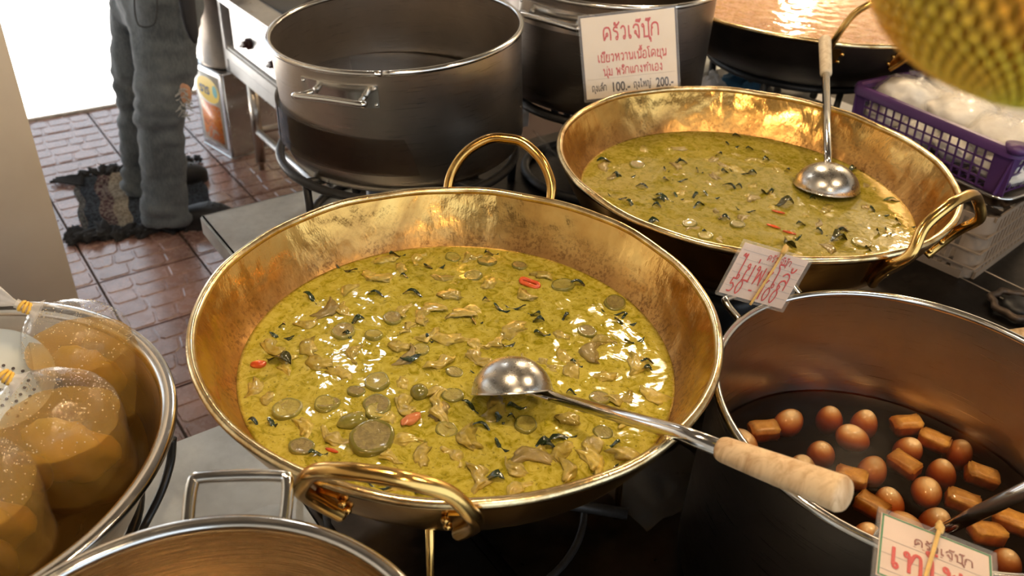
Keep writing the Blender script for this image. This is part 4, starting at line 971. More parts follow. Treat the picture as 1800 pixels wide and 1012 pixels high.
    for _ in range(330):
        a_ = rg.uniform(0, 2*PI); ph = rg.uniform(.05, 1.5); rr_ = math.cos(ph)**.75; s_ = rg.uniform(.0004, .0011)
        p_ = Vector((c.x+Rt*1.01*rr_*math.cos(a_), c.y+Rt*1.01*rr_*math.sin(a_), hl+top_h*math.sin(ph)*.995)); b2 = bmesh.new(); bmesh.ops.create_icosphere(b2, subdivisions=1, radius=s_); merge(bm, b2, Matrix.Translation(p_))
    tag(obj('condensation', bm, M['drop'], t), kind='stuff')
    c1, c2_ = dark
    bm = blob(R*.78, R*.50, hl*.34, 3, .32, 1.3, 4); o = obj('gourd_chunk', bm, M['gourd'], t); o.location = cen(hl*c1[2])+Vector((c1[0]*R, c1[1]*R, hl*c1[2]))
    bm = blob(R*.36, R*.22, hl*.26, 3, .03, 2, 5); o = obj('dark_chunk', bm, M['gourd_d'], t); o.location = cen(hl*c2_[2])+Vector((c2_[0]*R, c2_[1]*R, hl*c2_[2]))
    return t
drop_me = None
M['bagfilm2'] = film('bunched food bag', gloss=.15, crinkle=1, scale=80, haze=.42)
M['bandy'] = plain('yellow rubber band', (.85, .52, .08), .4)
M['drop'] = plain('water drop', (.62, .52, .36), .06, 0, 0, 1, 0, 80, .8)
def lv(px, py, z): return at(px, py, z)
broth_bag(at(192, 725, .785), at(138, 606, .905), .060, .063, .052, (-.95, -.10, .3), 'farthest of the three tied bags of amber broth in the steel dish', ((-.10, .1, .50), (.45, -.62, .42)))
broth_bag(at(158, 850, .785), at(103, 742, .905), .062, .066, .055, (-.72, .0, .7), 'middle tied bag of amber broth, in front of the farthest one', ((.0, .0, .55), (-.42, -.66, .60)))
broth_bag(at(10, 985, .785), at(-62, 870, .905), .060, .066, .055, (-.6, -.2, .8), 'nearest bag of amber broth, cut off by the left edge', ((-.1, .1, .5), (.45, -.55, .45)))
# white perforated spoon behind the bags
sk = thing('skimmer', at(-12, 672, .885), 'white perforated skimmer lying in the dish behind the bags', 'skimmer', rot=(.35, .35, 0))
bm = lathe(subdiv_prof([(.070, .012), (.068, .008), (.055, -.006), (.03, -.014), (0, -.016)], 3), 56); obj('skimmer_bowl', bm, M['white_pl'], sk)
bm = bmesh.new()
for i in range(5):
    for j in range(7):
        x, y = .012*i-.004, -.03+.010*j
        if x*x+y*y < .058**2:
            z = -.016+.0075*((x*x+y*y)/.055**2)*1.45
            lathe([(0, z+.0016), (.0022, z+.0014)], 8, bm, x, y)
tag(obj('perforation', bm, M['inkdark'], sk), kind='stuff')
obj('handle', tube([(-.06, -.01, .012), (-.12, -.03, .03), (-.2, -.05, .05)], .006, 10, flat=.5), M['white_pl'], sk)

# ------------------------------------------------------------------ baskets at the right
def lattice(bm, P, U_, V_, nu, nv, L_, Hh, bar, th, solid=(.0, 0)):
    # bars in the plane spanned by unit vectors U_, V_ from corner P
    Nn = U_.cross(V_).normalized()
    def bb(u0, u1, v0, v1):
        Mx = Matrix((U_, V_, Nn)).transposed().to_4x4(); Mx.translation = P
        box(u0, u1, v0, v1, -th/2, th/2, bm, 0, Mx)
    a0, a1 = solid[0], L_-solid[1]
    for i in range(nu+1): u = a0+(a1-a0)*i/nu; bb(u-bar/2, u+bar/2, 0, Hh)
    for j in range(nv+1): v = Hh*j/nv; bb(a0, a1, max(0, v-bar/2), min(Hh, v+bar/2))
    if solid[0]: bb(0, a0, 0, Hh)
    if solid[1]: bb(a1, L_, 0, Hh)
ZK, ZKb = .89, .775
k0, k1, k2 = at(1507, 149, ZK), at(1789, 266, ZK), at(1621, 112, ZK)
Ud = (k1-k0).normalized(); Lk = (k1-k0).length; Vd = Vector((-Ud.y, Ud.x, 0)); Wk = (k2-k0).dot(Vd)
bk = bpy.data.objects.new('purple_basket', None); C.objects.link(bk); bk.matrix_world = frameM(Vector((k0.x, k0.y, ZKb)), Ud, Vd)
tag(bk, 'purple plastic lattice basket full of bagged white noodles', 'basket')
hk = ZK-ZKb; ins = .015
def tapered_wall(a, b, nm, nu, nv, solid):
    a_, b_ = Vector(a), Vector(b); bm = bmesh.new(); Un = (b_-a_).normalized()
    inn = Vector((-Un.y, Un.x, 0)); V_ = Vector((0, 0, hk))-inn*ins*1.0; hh_ = V_.length; V_ = V_.normalized()
    lattice(bm, a_+inn*ins, Un, V_, nu, nv, (b_-a_).length, hh_, .0042, .003, solid); return obj(nm, bm, M['purple'], bk, smooth=False)
c_ = [(0, 0, 0), (Lk, 0, 0), (Lk, Wk, 0), (0, Wk, 0)]
tapered_wall(c_[0], c_[1], 'front_side', 16, 5, (.03, .045)); tapered_wall(c_[1], c_[2], 'short_side', 11, 5, (.035, .035))
tapered_wall(c_[2], c_[3], 'back_side', 16, 5, (.03, .045)); tapered_wall(c_[3], c_[0], 'short_side', 11, 5, (.035, .035))
bm = bmesh.new(); lattice(bm, Vector((ins, ins, .002)), Vector((1, 0, 0)), Vector((0, 1, 0)), 16, 11, Lk-2*ins, Wk-2*ins, .004, .003); obj('bottom_lattice', bm, M['purple'], bk, smooth=False)
def rrect(x0, x1, y0, y1, r, z, n=6):
    pts = []
    for cx_, cy_, a0 in ((x1-r, y0+r, -PI/2), (x1-r, y1-r, 0), (x0+r, y1-r, PI/2), (x0+r, y0+r, PI)):
        for i in range(n+1): a = a0+PI/2*i/n; pts.append(Vector((cx_+r*math.cos(a), cy_+r*math.sin(a), z)))
    return pts
def band_loop(loops, closed=False):
    bm = bmesh.new(); vs = [[bm.verts.new(p) for p in lp] for lp in loops]; n = len(loops[0])
    prs = list(zip(vs, vs[1:]))+([(vs[-1], vs[0])] if closed else [])
    for a_, b_ in prs:
        for i in range(n): j = (i+1) % n; bm.faces.new((a_[i], a_[j], b_[j], b_[i]))
    return bm
def rr(e, z, r=.02): return rrect(-e, Lk+e, -e, Wk+e, r+e, z)
obj('rim', band_loop([rr(-.006, hk-.012), rr(-.006, hk), rr(0, hk+.005), rr(.010, hk+.004), rr(.013, hk-.002), rr(.012, hk-.018), rr(.009, hk-.018), rr(.006, hk-.004)], True), M['purple'], bk, auto=40)
cn = bmesh.new(); bmesh.ops.create_cone(cn, cap_ends=True, segments=20, radius1=.02, radius2=.026, depth=.018)
cn.transform(Matrix.Translation((Lk-.006, .006, hk+.002))); obj('corner_lug', cn, M['purple'], bk)
# bags of noodles
def noodle_bag(x, y, z, rx, ry, rz_, rot, label, seed):
    t = bpy.data.objects.new('noodle_bag', None); C.objects.link(t); t.matrix_world = bk.matrix_world @ Matrix.Translation((x, y, z+(.022 if seed < 15 else 0))) @ Matrix.Rotation(rot, 4, 'Z'); tag(t, label, 'bag', None)
    obj('noodles', blob(rx, ry, rz_, 4, .16, 1.3, seed), M['rice'], t)
    bm = blob(rx*1.07, ry*1.07, rz_*1.12, 4, .16, 1.3, seed)
    for v in bm.verts: v.co += v.co.normalized()*.004*noise.turbulence(v.co*38, 3, True)*(1+.5*math.sin(v.co.x*300))
    obj('plastic_film', bm, M['ricefilm'], t)
    bm = bmesh.new(); rg = random.Random(seed)
    for i in range(9):
        a = rg.uniform(0, 6.28); q0 = Vector((rg.uniform(-.3, .3)*rx, rg.uniform(-.3, .3)*ry, rz_*1.05)); d_ = Vector((math.cos(a)*.03, math.sin(a)*.03, rg.uniform(-.002, .012)))
        pp = Vector((-math.sin(a), math.cos(a), 0)); vs = []
        for s in range(6):
            c0 = q0+d_*(s/5)+Vector((0, 0, .003*math.sin(s*2+i))); ww = .003+.008*s/5
            vs.append((bm.verts.new(c0-pp*ww), bm.verts.new(c0+Vector((0, 0, .003))), bm.verts.new(c0+pp*ww)))
        for s in range(5):
            for k_ in (0, 1): bm.faces.new((vs[s][k_], vs[s][k_+1], vs[s+1][k_+1], vs[s+1][k_]))
    obj('crumpled_tail', bm, M['ricefilm'], t)
M['ricefilm'] = film('crinkly noodle bag', gloss=.14, crinkle=1, scale=60, haze=.12)
for i, (x, y, z, rx, ry, rz_, ro, lb) in enumerate(((.085, .11, .075, .085, .065, .042, .2, 'bag of white noodles at the left end of the purple basket'), (.13, .23, .085, .08, .065, .042, .7, 'bag of white noodles at the back left of the purple basket'),
        (.21, .13, .072, .085, .075, .042, -.3, 'bag of white noodles in the middle of the purple basket'), (.31, .24, .075, .085, .07, .040, .3, 'bag of white noodles at the back right of the purple basket'), (.34, .11, .068, .08, .085, .042, 1.4, 'bag of white noodles by the right corner of the purple basket'))):
    noodle_bag(x, y, z, rx, ry, rz_, ro, lb, i+3)
# low layer that shows through the lattice
for i in range(4):
    x = .06+.105*i; noodle_bag(x, .07, .042, .055, .050, .034, .1*i, ('first', 'second', 'third', 'fourth')[i]+' noodle bag from the left seen through the basket lattice', 20+i)
# steel tray and beige crate
tr = bpy.data.objects.new('steel_tray', None); C.objects.link(tr); tr.matrix_world = frameM(Vector((k0.x, k0.y, .745)), Ud, Vd); tag(tr, 'shallow steel tray between the purple basket and the beige crate', 'tray')
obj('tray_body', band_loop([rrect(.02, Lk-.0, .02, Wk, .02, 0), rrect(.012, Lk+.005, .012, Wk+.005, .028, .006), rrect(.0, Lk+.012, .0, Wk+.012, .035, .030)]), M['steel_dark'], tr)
obj('tray_floor', box(.02, Lk, .02, Wk, -.001, .002), M['steel_dark'], tr)
obj('rim', tube(rrect(-.003, Lk+.015, -.003, Wk+.015, .038, .031, 8), .004, 8, closed=True), M['rim'], tr)
kc = at(1702, 496, TZ); crt = bpy.data.objects.new('beige_crate', None); C.objects.link(crt)
Uc = (at(1628, 463, TZ)-kc).normalized(); Uc = Vector((Uc.x, Uc.y, 0)); Vc = (at(1800, 439, TZ)-kc).normalized(); Vc = (Vc-Uc*Vc.dot(Uc)).normalized()
crt.matrix_world = frameM(kc, Vc, Uc) ; tag(crt, 'beige plastic crate with slotted sides under the steel tray', 'crate')
HC = .160
def slot_wall(a, b, nm):
    a_, b_ = Vector(a), Vector(b); L_ = (b_-a_).length; Un = (b_-a_).normalized(); bm = bmesh.new(); inn = Vector((-Un.y, Un.x, 0))
    Mx = Matrix((Un, inn, Vector((0, 0, 1)))).transposed().to_4x4(); Mx.translation = a_
    ps = .045
    rows = ((.0, .018), (.026, .034), (.068, .074), (.108, .114), (.148, HC))
    for z0, z1 in rows: box(ps*.5, L_-ps*.5, 0 if z1 > .02 else -.002, .004, z0, z1, bm, 0, Mx)
    for z0, z1 in ((.034, .034+.001), (.074, .075), (.114, .115)): box(.0, L_, -.003, .002, z0-.002, z1+.001, bm, .0005, Mx, 1)
    n = int((L_-2*ps)/.020)
    for i in range(n+1):
        x = ps+(L_-2*ps)*i/n; box(x-.005, x+.005, 0, .003, .018, .148, bm, 0, Mx)
    return obj(nm, bm, M['beige'], crt, smooth=False)
CL, CW = .40, .30
cc = [(0, 0, 0), (CL, 0, 0), (CL, CW, 0), (0, CW, 0)]
for i, nm in enumerate(('long_side', 'short_side', 'long_side', 'short_side')): slot_wall(cc[i], cc[(i+1) % 4], nm)
for (x, y, _), a0 in zip(cc, (PI, -PI/2, 0, PI/2)):
    bm = bmesh.new(); r_ = .045; cx_, cy_ = (r_ if x == 0 else CL-r_), (r_ if y == 0 else CW-r_)
    prev = None
    for i in range(9):
        a = a0+PI/2*i/8; row = [bm.verts.new((cx_+q*math.cos(a), cy_+q*math.sin(a), z_)) for q in (r_, r_-.004) for z_ in (0, HC)]
        if prev:
            for aa, bb_ in ((0, 1), (2, 3), (0, 2), (1, 3)): bm.faces.new((prev[aa], prev[bb_], row[bb_], row[aa]))
        prev = row
    obj('corner_post', bm, M['beige'], crt, auto=40)
obj('bottom_panel', box(.01, CL-.01, .01, CW-.01, .002, .006), M['beige'], crt)
for x, y in ((.03, .03), (CL-.03, .03), (.03, CW-.03), (CL-.03, CW-.03)):
    o = obj('foot', lathe([(0, -.0), (.012, -.0), (.014, .006), (.014, .01)], 14), M['beige'], crt); o.location = (x, y, -.004+.003)

# ------------------------------------------------------------------ net bag hanging near the viewer
nc = ray(1852, -112).normalized()*.43+Vector((0, 0, H))
nb = thing('net_bag', nc, 'blurred yellow net bag of green and orange fruit hanging at the top right', 'bag')
RN = (.069, .069, .066)
def netpt(a, t):
    p = Vector((math.cos(a)*math.sin(t)*RN[0], math.sin(a)*math.sin(t)*RN[1], -math.cos(t)*RN[2])); f = 1+.07*noise.noise(p*22+Vector((2, 5, 1)))
    if t > PI*.6: f *= 1
    return p*f
bm = bmesh.new(); bmesh.ops.create_icosphere(bm, subdivisions=4, radius=1)
for v in bm.verts: d = v.co.normalized(); t_ = math.acos(-d.z); v.co = netpt(math.atan2(d.y, d.x), t_)*.965
obj('fruit', bm, M['netfill'], nb)
bm = bmesh.new(); NA, NT = 56, 30; G = {}
for i in range(NA):
    for j in range(1, NT): G[i, j] = netpt(2*PI*(i+.5*(j % 2))/NA, PI*.97*j/NT)
def prism(bm, a, b, r):
    d = (b-a).normalized(); o_ = a.normalized(); s_ = d.cross(o_).normalized()*r; o_ = o_*r
    A_ = [bm.verts.new(a+s_), bm.verts.new(a+o_), bm.verts.new(a-s_)]; B_ = [bm.verts.new(b+s_), bm.verts.new(b+o_), bm.verts.new(b-s_)]
    for k_ in range(2): bm.faces.new((A_[k_], A_[k_+1], B_[k_+1], B_[k_]))
for (i, j), p in list(G.items()):
    if (i, j+1) in G:
        prism(bm, p, G[i, j+1], .0007); prism(bm, p, G[(i+(1 if j % 2 else -1)) % NA, j+1], .0007)
    kb = bmesh.new(); bmesh.ops.create_icosphere(kb, subdivisions=1, radius=.0022*math.sin(PI*j/NT)**.3)
    for v in kb.verts: v.co += p
    me = bpy.data.meshes.new('t'); kb.to_mesh(me); kb.free(); bm.from_mesh(me); bpy.data.meshes.remove(me)
tag(obj('net', bm, M['net'], nb), kind='stuff')
obj('hanging_string', tube([(0, 0, RN[2]*.9), (0, 0, 2.8-nc.z)], .002, 8), M['net'], nb)

# ------------------------------------------------------------------ things behind the counter
stv = thing('stove', (0, 0, 0), 'low stained white steel stove with two dark knobs at the top left', 'stove'); stv.rotation_euler = (0, 0, A)
u0, u1, v0, v1 = 1.088, 1.75, 2.20, 3.36; zb, zt = .42, .655
obj('side_panel', box(u0+.02, u1, v1-.012, v1, zb, zt, bev=.002), M['stove'], stv, auto=40)
obj('side_panel', box(u0+.02, u1, v0, v0+.012, zb, zt, bev=.002), M['stove'], stv, auto=40)
obj('front_panel', box(u0+.018, u0+.03, v0, v1-.08, zb+.06, zt), M['stove'], stv, auto=40)
obj('front_rail', box(u0, u0+.05, v0, v1, zb, zb+.055, bev=.008), M['whitepaint'], stv, auto=50)
obj('lower_rail', box(u0+.006, u0+.02, v0, v1, zb-.05, zb+.002, bev=.002), M['whitepaint'], stv, auto=50)
obj('corner_post', box(u0, u0+.03, v1-.03, v1, zb-.05, zt, bev=.003), M['stove'], stv, auto=50)
bm = box(u0-.01, u1, v0, v1+.01, zt, zt+.03, bev=.006); obj('stove_top', bm, M['stove'], stv, auto=50)
obj('drip_plate', box(u0+.10, u1-.05, v0+.05, v1-.1, zt+.0305, zt+.034), M['black'], stv)
for v_ in (2.85, 3.10):
    kx = thing_ = obj('knob', lathe([(0, 0), (.022, 0), (.022, .012), (.014, .016), (.013, .03), (0, .031)], 18), M['knob'], stv)
    kx.matrix_local = Matrix.Translation((u0+.017, v_, zb+.13)) @ Matrix.Rotation(-PI/2, 4, 'Y')
    kh = obj('knob_grip', box(-.006, .006, -.030, .030, .02, .036, bev=.004), M['knob'], kx, auto=50); kh.rotation_euler = (0, 0, .5)
for v_ in (v0+.1, 3.17):
    obj('leg', tube([(u0+.03, v_, .03), (u0+.03, v_, zb-.02)], .020, 14), M['steel'], stv)
    obj('foot', lathe([(0, 0), (.012, 0), (.012, .03), (.021, .032), (.021, .04)], 14, cx=u0+.03, cy=v_), M['steel'], stv)
for v_ in (v0+.1, 3.17): obj('leg', tube([(u1-.05, v_, 0), (u1-.05, v_, zb)], .020, 14), M['steel'], stv)
obj('crossbar', tube([(u0+.03, v0+.1, .17), (u0+.03, 3.17, .17)], .014, 12), M['stove'], stv)
obj('crossbar', tube([(u0+.03, 3.17, .17), (u1-.05, 3.17, .17)], .014, 12), M['steel'], stv)
gp = thing('pan_support', W(1.42, 2.78, zt+.034), 'black iron pan ring on top of the white stove', 'pan support')
for r_ in (.21, .13, .05): obj('ring', torus(r_, .009, .012+.02*(r_ > .2), 48, 8), M['iron'], gp)
for i in range(4): a = PI/2*i; obj('arm', tube([(.05*math.cos(a), .05*math.sin(a), .012), (.21*math.cos(a), .21*math.sin(a), .03)], .008, 8), M['iron'], gp)
# oil tin with a tall pot on it
e0_, e1_ = at(358, 250, 0), at(405, 278, 0); ut = (e1_-e0_); ut = Vector((ut.x, ut.y, 0)).normalized(); vt = Vector((-ut.y, ut.x, 0))
tin = bpy.data.objects.new('oil_tin', None); C.objects.link(tin); tin.matrix_world = frameM(e0_, ut, vt); tag(tin, 'square oil tin with a yellow and orange picture label on the tiled floor', 'tin')
S, TH = .235, .37
obj('tin_body', box(0, S, 0, S, 0, TH, bev=.008, seg=3), M['tin'], tin, auto=50)
for z_ in (.004, TH-.004): obj('seam_ridge', tube(rrect(.0, S, .0, S, .012, z_, 4), .004, 6, closed=True), M['tin'], tin)
obj('label_panel', box(.025, S-.03, -.0012, -.0002, .035, .345), plain('pale label print', (.60, .58, .52), .4, 0, .1, 20), tin)
obj('label_picture', box(.04, S-.045, -.0020, -.0012, .05, .215), M['picture'], tin)
bm = bmesh.new(); vs = [bm.verts.new((S/2-.002+.088*math.cos(a)*(1 if abs(math.cos(a)) < .9 else .97), -.0020, .275+.055*math.sin(a))) for a in [2*PI*i/32 for i in range(32)]]; bm.faces.new(vs); obj('label_badge', bm, M['yellow'], tin)
me = text_mesh('ราร', .055, .002); tx = link('lettering', me, M['navy'], tin, smooth=False); tx.location = (S/2-.03, -.0028, .255); tx.rotation_euler = (PI/2, 0, 0)
bm = bmesh.new(); bm.faces.new([bm.verts.new((S/2+.052+.018*math.cos(a), -.0028, .28+.026*math.sin(a))) for a in [2*PI*i/16 for i in range(16)]]); obj('label_emblem', bm, M['teal'], tin)
tp = thing('tall_pot', e0_+ut*(S*.48)+vt*(S*.5)+Vector((0, 0, TH)), 'tall dark steel pot standing on the oil tin', 'pot')
obj('body', lathe([(0, 0), (.108, 0), (.116, .006), (.110, .012), (.110, .42), (.114, .425), (.110, .43), (.106, .42), (.106, .02), (0, .02)], 64), M['steel_dark'], tp)
# blue cloth, knotted bag, board and dark block on the counter behind
cz = TZ
cb = at(1305, 150, .68)
cl = obj('blue_cloth', blob(.085, .06, .075, 4, .30, 2.2, 14), M['blue']); cl.location = (cb.x+.02, cb.y+.02, TZ+.06); tag(cl, 'crumpled blue cloth on the counter under the orange curry wok', 'cloth')
kb_ = at(1252, 140, .74); kg = thing('tied_bag', (kb_.x, kb_.y, TZ), 'small clear tied bag beside the blue cloth', 'bag')
o = obj('contents', blob(.055, .05, .075, 3, .12, 2, 15), plain('pinkish food', (.42, .25, .2), .5, 0, .3, 20), kg); o.location = (0, 0, .075)
o = obj('plastic_film', blob(.064, .058, .088, 4, .16, 2.4, 15), M['bagfilm2'], kg); o.location = (0, 0, .08)
o = obj('knot', blob(.016, .014, .022, 3, .4, 2.4, 16), M['bagfilm2'], kg); o.location = (.0, 0, .165)
bd = at(1500, 170, TZ+.01); bo = obj('white_board', box(-.30, .30, -.22, .22, 0, .014, bev=.004), M['whitepaint']); bo.location = (W3[0]+.03, W3[1]+.02, TZ); bo.rotation_euler = (0, 0, A); tag(bo, 'white board on the counter below the orange curry wok', 'board')
for nm, q, sx, sy, sz, m_, lb, ct in (('grey_tray', (1262, 85), .12, .09, .02, 'top', 'grey metal lid lying behind the stock pot with the card', 'lid'), ('black_box', (1270, 118), .08, .06, .05, 'black', 'small black box beside the blue cloth', 'box')):
    p = at(*q, .68); o = obj(nm, box(-sx, sx, -sy, sy, 0, sz, bev=.005), M[m_]); o.location = (p.x+.02, p.y+.06, TZ if nm == 'black_box' else TZ+.0); o.rotation_euler = (0, 0, A); tag(o, lb, ct)

# crumpled clear wrap
def wrap(pts_c, sx, sy, rot, label, amp=.012, z=TZ+.012):
    bm = bmesh.new(); n = 46; gr = {}
    for i in range(n+1):
        for j in range(n+1):
            x = sx*(i/n*2-1); y = sy*(j/n*2-1); q = Vector((x*22+sx*31, y*22, 1.3))
            gr[i, j] = bm.verts.new((x*(1+.1*noise.noise(q)), y*(1+.15*noise.noise(q*1.3)), amp*(noise.ridged_multi_fractal(q, 1.0, 2, 4, 1, 2)*.4+noise.noise(q*.7))))
    for i in range(n):
        for j in range(n): bm.faces.new((gr[i, j], gr[i+1, j], gr[i+1, j+1], gr[i, j+1]))
    o = obj('plastic_sheet', bm, M['wrap']); o.location = (pts_c.x, pts_c.y, z); o.rotation_euler = (0, 0, rot); return tag(o, label, 'plastic sheet')
wrap(at(415, 870, TZ), .075, .045, .3, 'crumpled clear plastic on the steel table beside the wire pot handle', .006, TZ+.008)
wrap(at(1165, 850, TZ+.03), .085, .05, .7, 'crumpled clear plastic on the dark counter right of the nearest wok', .016, TZ+.025)
o = wrap(at(985, 290, .74), .10, .05, 1.9, 'crumpled clear plastic hanging between the two brass woks', .02, .76); o.rotation_euler = (.9, .2, 2.1)
# spare burner and wooden piece at the right edge
sb = at(1788, 545, TZ); sbt = thing('spare_burner', sb, 'unused scalloped iron burner on the counter at the right edge', 'burner')
bm = torus(.055, .008, .012, 48, 8)
for v in bm.verts: a = math.atan2(v.co.y, v.co.x); f = 1+.07*math.sin(8*a); v.co.x *= f; v.co.y *= f
obj('ring', bm, plain('rusty iron', (.10, .07, .05), .5, .6, .4, 40, .5), sbt); obj('burner_head', lathe([(0, .02), (.03, .02), (.034, .012), (.034, 0)], 32), M['iron'], sbt)
wp = at(1800, 590, TZ+.05); wo = obj('wooden_block', box(-.05, .05, -.03, .03, 0, .05, bev=.006), M['wood']); wo.location = (wp.x+.03, wp.y+.01, TZ); wo.rotation_euler = (0, 0, .3); tag(wo, 'end of a wooden block beside the egg pot at the right edge', 'wood block')

# ------------------------------------------------------------------ rag rug
rug = thing('rag_rug', W(.350, 2.985), 'striped rag rug with black fringe under the standing person', 'rug'); rug.rotation_euler = (0, 0, A-math.radians(14.5))
ru0, ru1, rv0, rv1 = 0, .465, 0, .47
cols = [('rag_grey', .022), ('rag_navy', .052), ('rag_maroon', .048), ('rag_beige', .052), ('rag_navy', .075), ('rag_grey', .036), ('rag_brown', .045), ('rag_maroon', .05), ('rag_navy', .085)]
u = ru0
for i, (c_, wd_) in enumerate(cols):
    bm = bmesh.new(); n, mm = max(2, int(wd_/.008)), 60; gr = []
    for k_ in range(mm+1):
        v = rv0+(rv1-rv0)*k_/mm; off = .012*math.sin(v*9+1)+.006*math.sin(v*31)
        gr.append([bm.verts.new((u+off+wd_*q/n, v+.008*math.sin(i*2.1), .006+.004*math.sin(PI*((q*1.0) % 2)/2+k_*2.2)+.002*rnd.random()+.003*math.sin(v*14+u*9))) for q in range(n+1)])
    for a_, b_ in zip(gr, gr[1:]):
        for q in range(n): bm.faces.new((a_[q], a_[q+1], b_[q+1], b_[q]))
    obj('woven_strip', bm, M[c_], rug); u += wd_
rags = []
for s in range(4):
    bm = blob(.030, .013, .010, 3, .55, 2.2, 60+s); rags.append(proto_mesh(bm, [M['rag_black']], 'rag'))
for vv, nn, sg in ((rv0-.02, 26, -1), (rv1+.02, 24, 1)):
    for i in range(nn):
        o = bpy.data.objects.new('rag_tuft', rags[i % 4]); C.objects.link(o); o.parent = rug
        o.location = (ru0+(ru1-ru0)*i/(nn-1)+rnd.uniform(-.01, .01), vv+sg*rnd.uniform(-.008, .03), .014); s_ = rnd.uniform(.8, 1.5)*(1.15 if sg < 0 else .8); o.scale = (s_, s_, s_)
        o.rotation_euler = (rnd.uniform(-.4, .4), rnd.uniform(-.4, .4), PI/2*sg+rnd.uniform(-.9, .9))
for i in range(5):
    pts = [(ru0+.02, rv1-.02*i, .012), (ru0-.03-.012*i, rv1-.01*i+.01, .016), (ru0-.06-.01*i, rv1+.02*math.sin(i), .010)]
    obj('loose_strand', tube(smooth_path(pts, 4), .005, 6), M['rag_black'], rug)

# ------------------------------------------------------------------ person
per = thing('person', (-1.27, 2.75, 0), 'person standing on the rug in ripped grey-blue jeans and black clogs', 'person')
po = Vector((-1.27, 2.75, 0))
def loft(rings, n=24, bm=None):
    bm = bm or bmesh.new(); prev = None
    for c, rx, ry, rot in rings:
        c = Vector(c)-po; row = []
        for i in range(n):
            a = 2*PI*i/n; x, y = rx*math.cos(a), ry*math.sin(a)
            row.append(bm.verts.new(c+Vector((x*math.cos(rot)-y*math.sin(rot), x*math.sin(rot)+y*math.cos(rot), 0))))
        if prev:
            for i in range(n): bm.faces.new((prev[i], prev[(i+1) % n], row[(i+1) % n], row[i]))
        else: bm.faces.new(row[::-1])
        prev = row
    bm.faces.new(prev); return bm
fr1, fr2 = .25, .85   # foot headings
def pp(px, py, Y): return atY(px, py, Y)
# near leg and far leg centre lines read off the photograph at depth
nl = [pp(297, 392, 2.66), pp(290, 330, 2.66), pp(284, 255, 2.66), pp(285, 185, 2.67), pp(292, 115, 2.69), pp(290, 40, 2.72), pp(285, -20, 2.74)]
nr = [.078, .070, .066, .078, .088, .102, .115]
fl_ = [pp(246, 340, 2.90), pp(242, 300, 2.90), pp(240, 240, 2.89), pp(238, 160, 2.88), pp(238, 90, 2.87), pp(246, 20, 2.85), pp(258, -25, 2.83)]
fr_ = [.058, .052, .055, .066, .076, .092, .105]
bm = bmesh.new()
loft([(p, r*1.12, r*.92, fr1) for p, r in zip(nl, nr)], 28, bm)
loft([(p, r*1.1, r*.95, fr2) for p, r in zip(fl_, fr_)], 28, bm)
hip = (nl[-1]+fl_[-1])/2
loft([(Vector((hip.x, hip.y, hip.z-.12)), .11, .15, .6), (Vector((hip.x, hip.y, hip.z+.0)), .13, .19, .6), (Vector((hip.x, hip.y, hip.z+.12)), .12, .17, .6), (Vector((hip.x, hip.y, hip.z+.2)), .11, .155, .6)], 28, bm)
jn = obj('jeans', bm, M['denim'], per)
md = jn.modifiers.new('r', 'REMESH'); md.mode = 'VOXEL'; md.voxel_size = .011; md.use_smooth_shade = True
ms = jn.modifiers.new('s', 'SMOOTH'); ms.iterations = 6
dg = bpy.context.evaluated_depsgraph_get(); me = bpy.data.meshes.new_from_object(jn.evaluated_get(dg)); jn.modifiers.clear()
jn.data = me; me.materials.clear(); me.materials.append(M['denim'])
knee = pp(330, 168, 2.62)-po
for v in me.vertices:
    p = v.co; z = p.z
    w_ = math.exp(-((z-.06)/.07)**2)+.8*math.exp(-((z-.45)/.09)**2)+.35
    f = .021*noise.noise(Vector((p.x*9+z*6, p.y*9, z*26)))*w_+.010*noise.noise(Vector((p.x*12, p.y*12, z*5)))+.004*noise.noise(p*40)
    n_ = v.normal; v.co = p+n_*f
me.polygons.foreach_set('use_smooth', [True]*len(me.polygons))
# rip at the knee: skin patch framed by frayed threads, side seam, back pocket
rip = pp(333, 165, 2.60)-po
rp = obj('torn_knee', blob(.018, .012, .034, 3, .12, 2, 70), M['skin'], per); rp.location = rip+Vector((-.012, .0, 0))
bm = bmesh.new(); rg = random.Random(5)
for i in range(46):
    a = rg.uniform(0, 2*PI); c0 = rip+Vector((-.016+.012*math.cos(a), -.016, -.012+.045*math.sin(a)-.01)); d_ = Vector((rg.uniform(-.02, .02), -.006, rg.uniform(-.02, .012)))
    tube([c0, c0+d_*.5+Vector((0, -.003, 0)), c0+d_], .0016, 5, bm)
tag(obj('frayed_thread', bm, plain('pale cotton thread', (.42, .42, .40), .9), per), kind='stuff')
seam = [pp(275, 392, 2.585), pp(272, 330, 2.588), pp(268, 250, 2.595), pp(262, 170, 2.59), pp(268, 90, 2.59), pp(262, 20, 2.60)]
pk = [pp(x, y, 2.60) for x, y in ((236, -12), (237, 22), (246, 46), (272, 40), (276, -10))]
obj('pocket_stitching', tube(smooth_path([p-po for p in pk], 5), .0028, 6), M['denim_seam'], per)
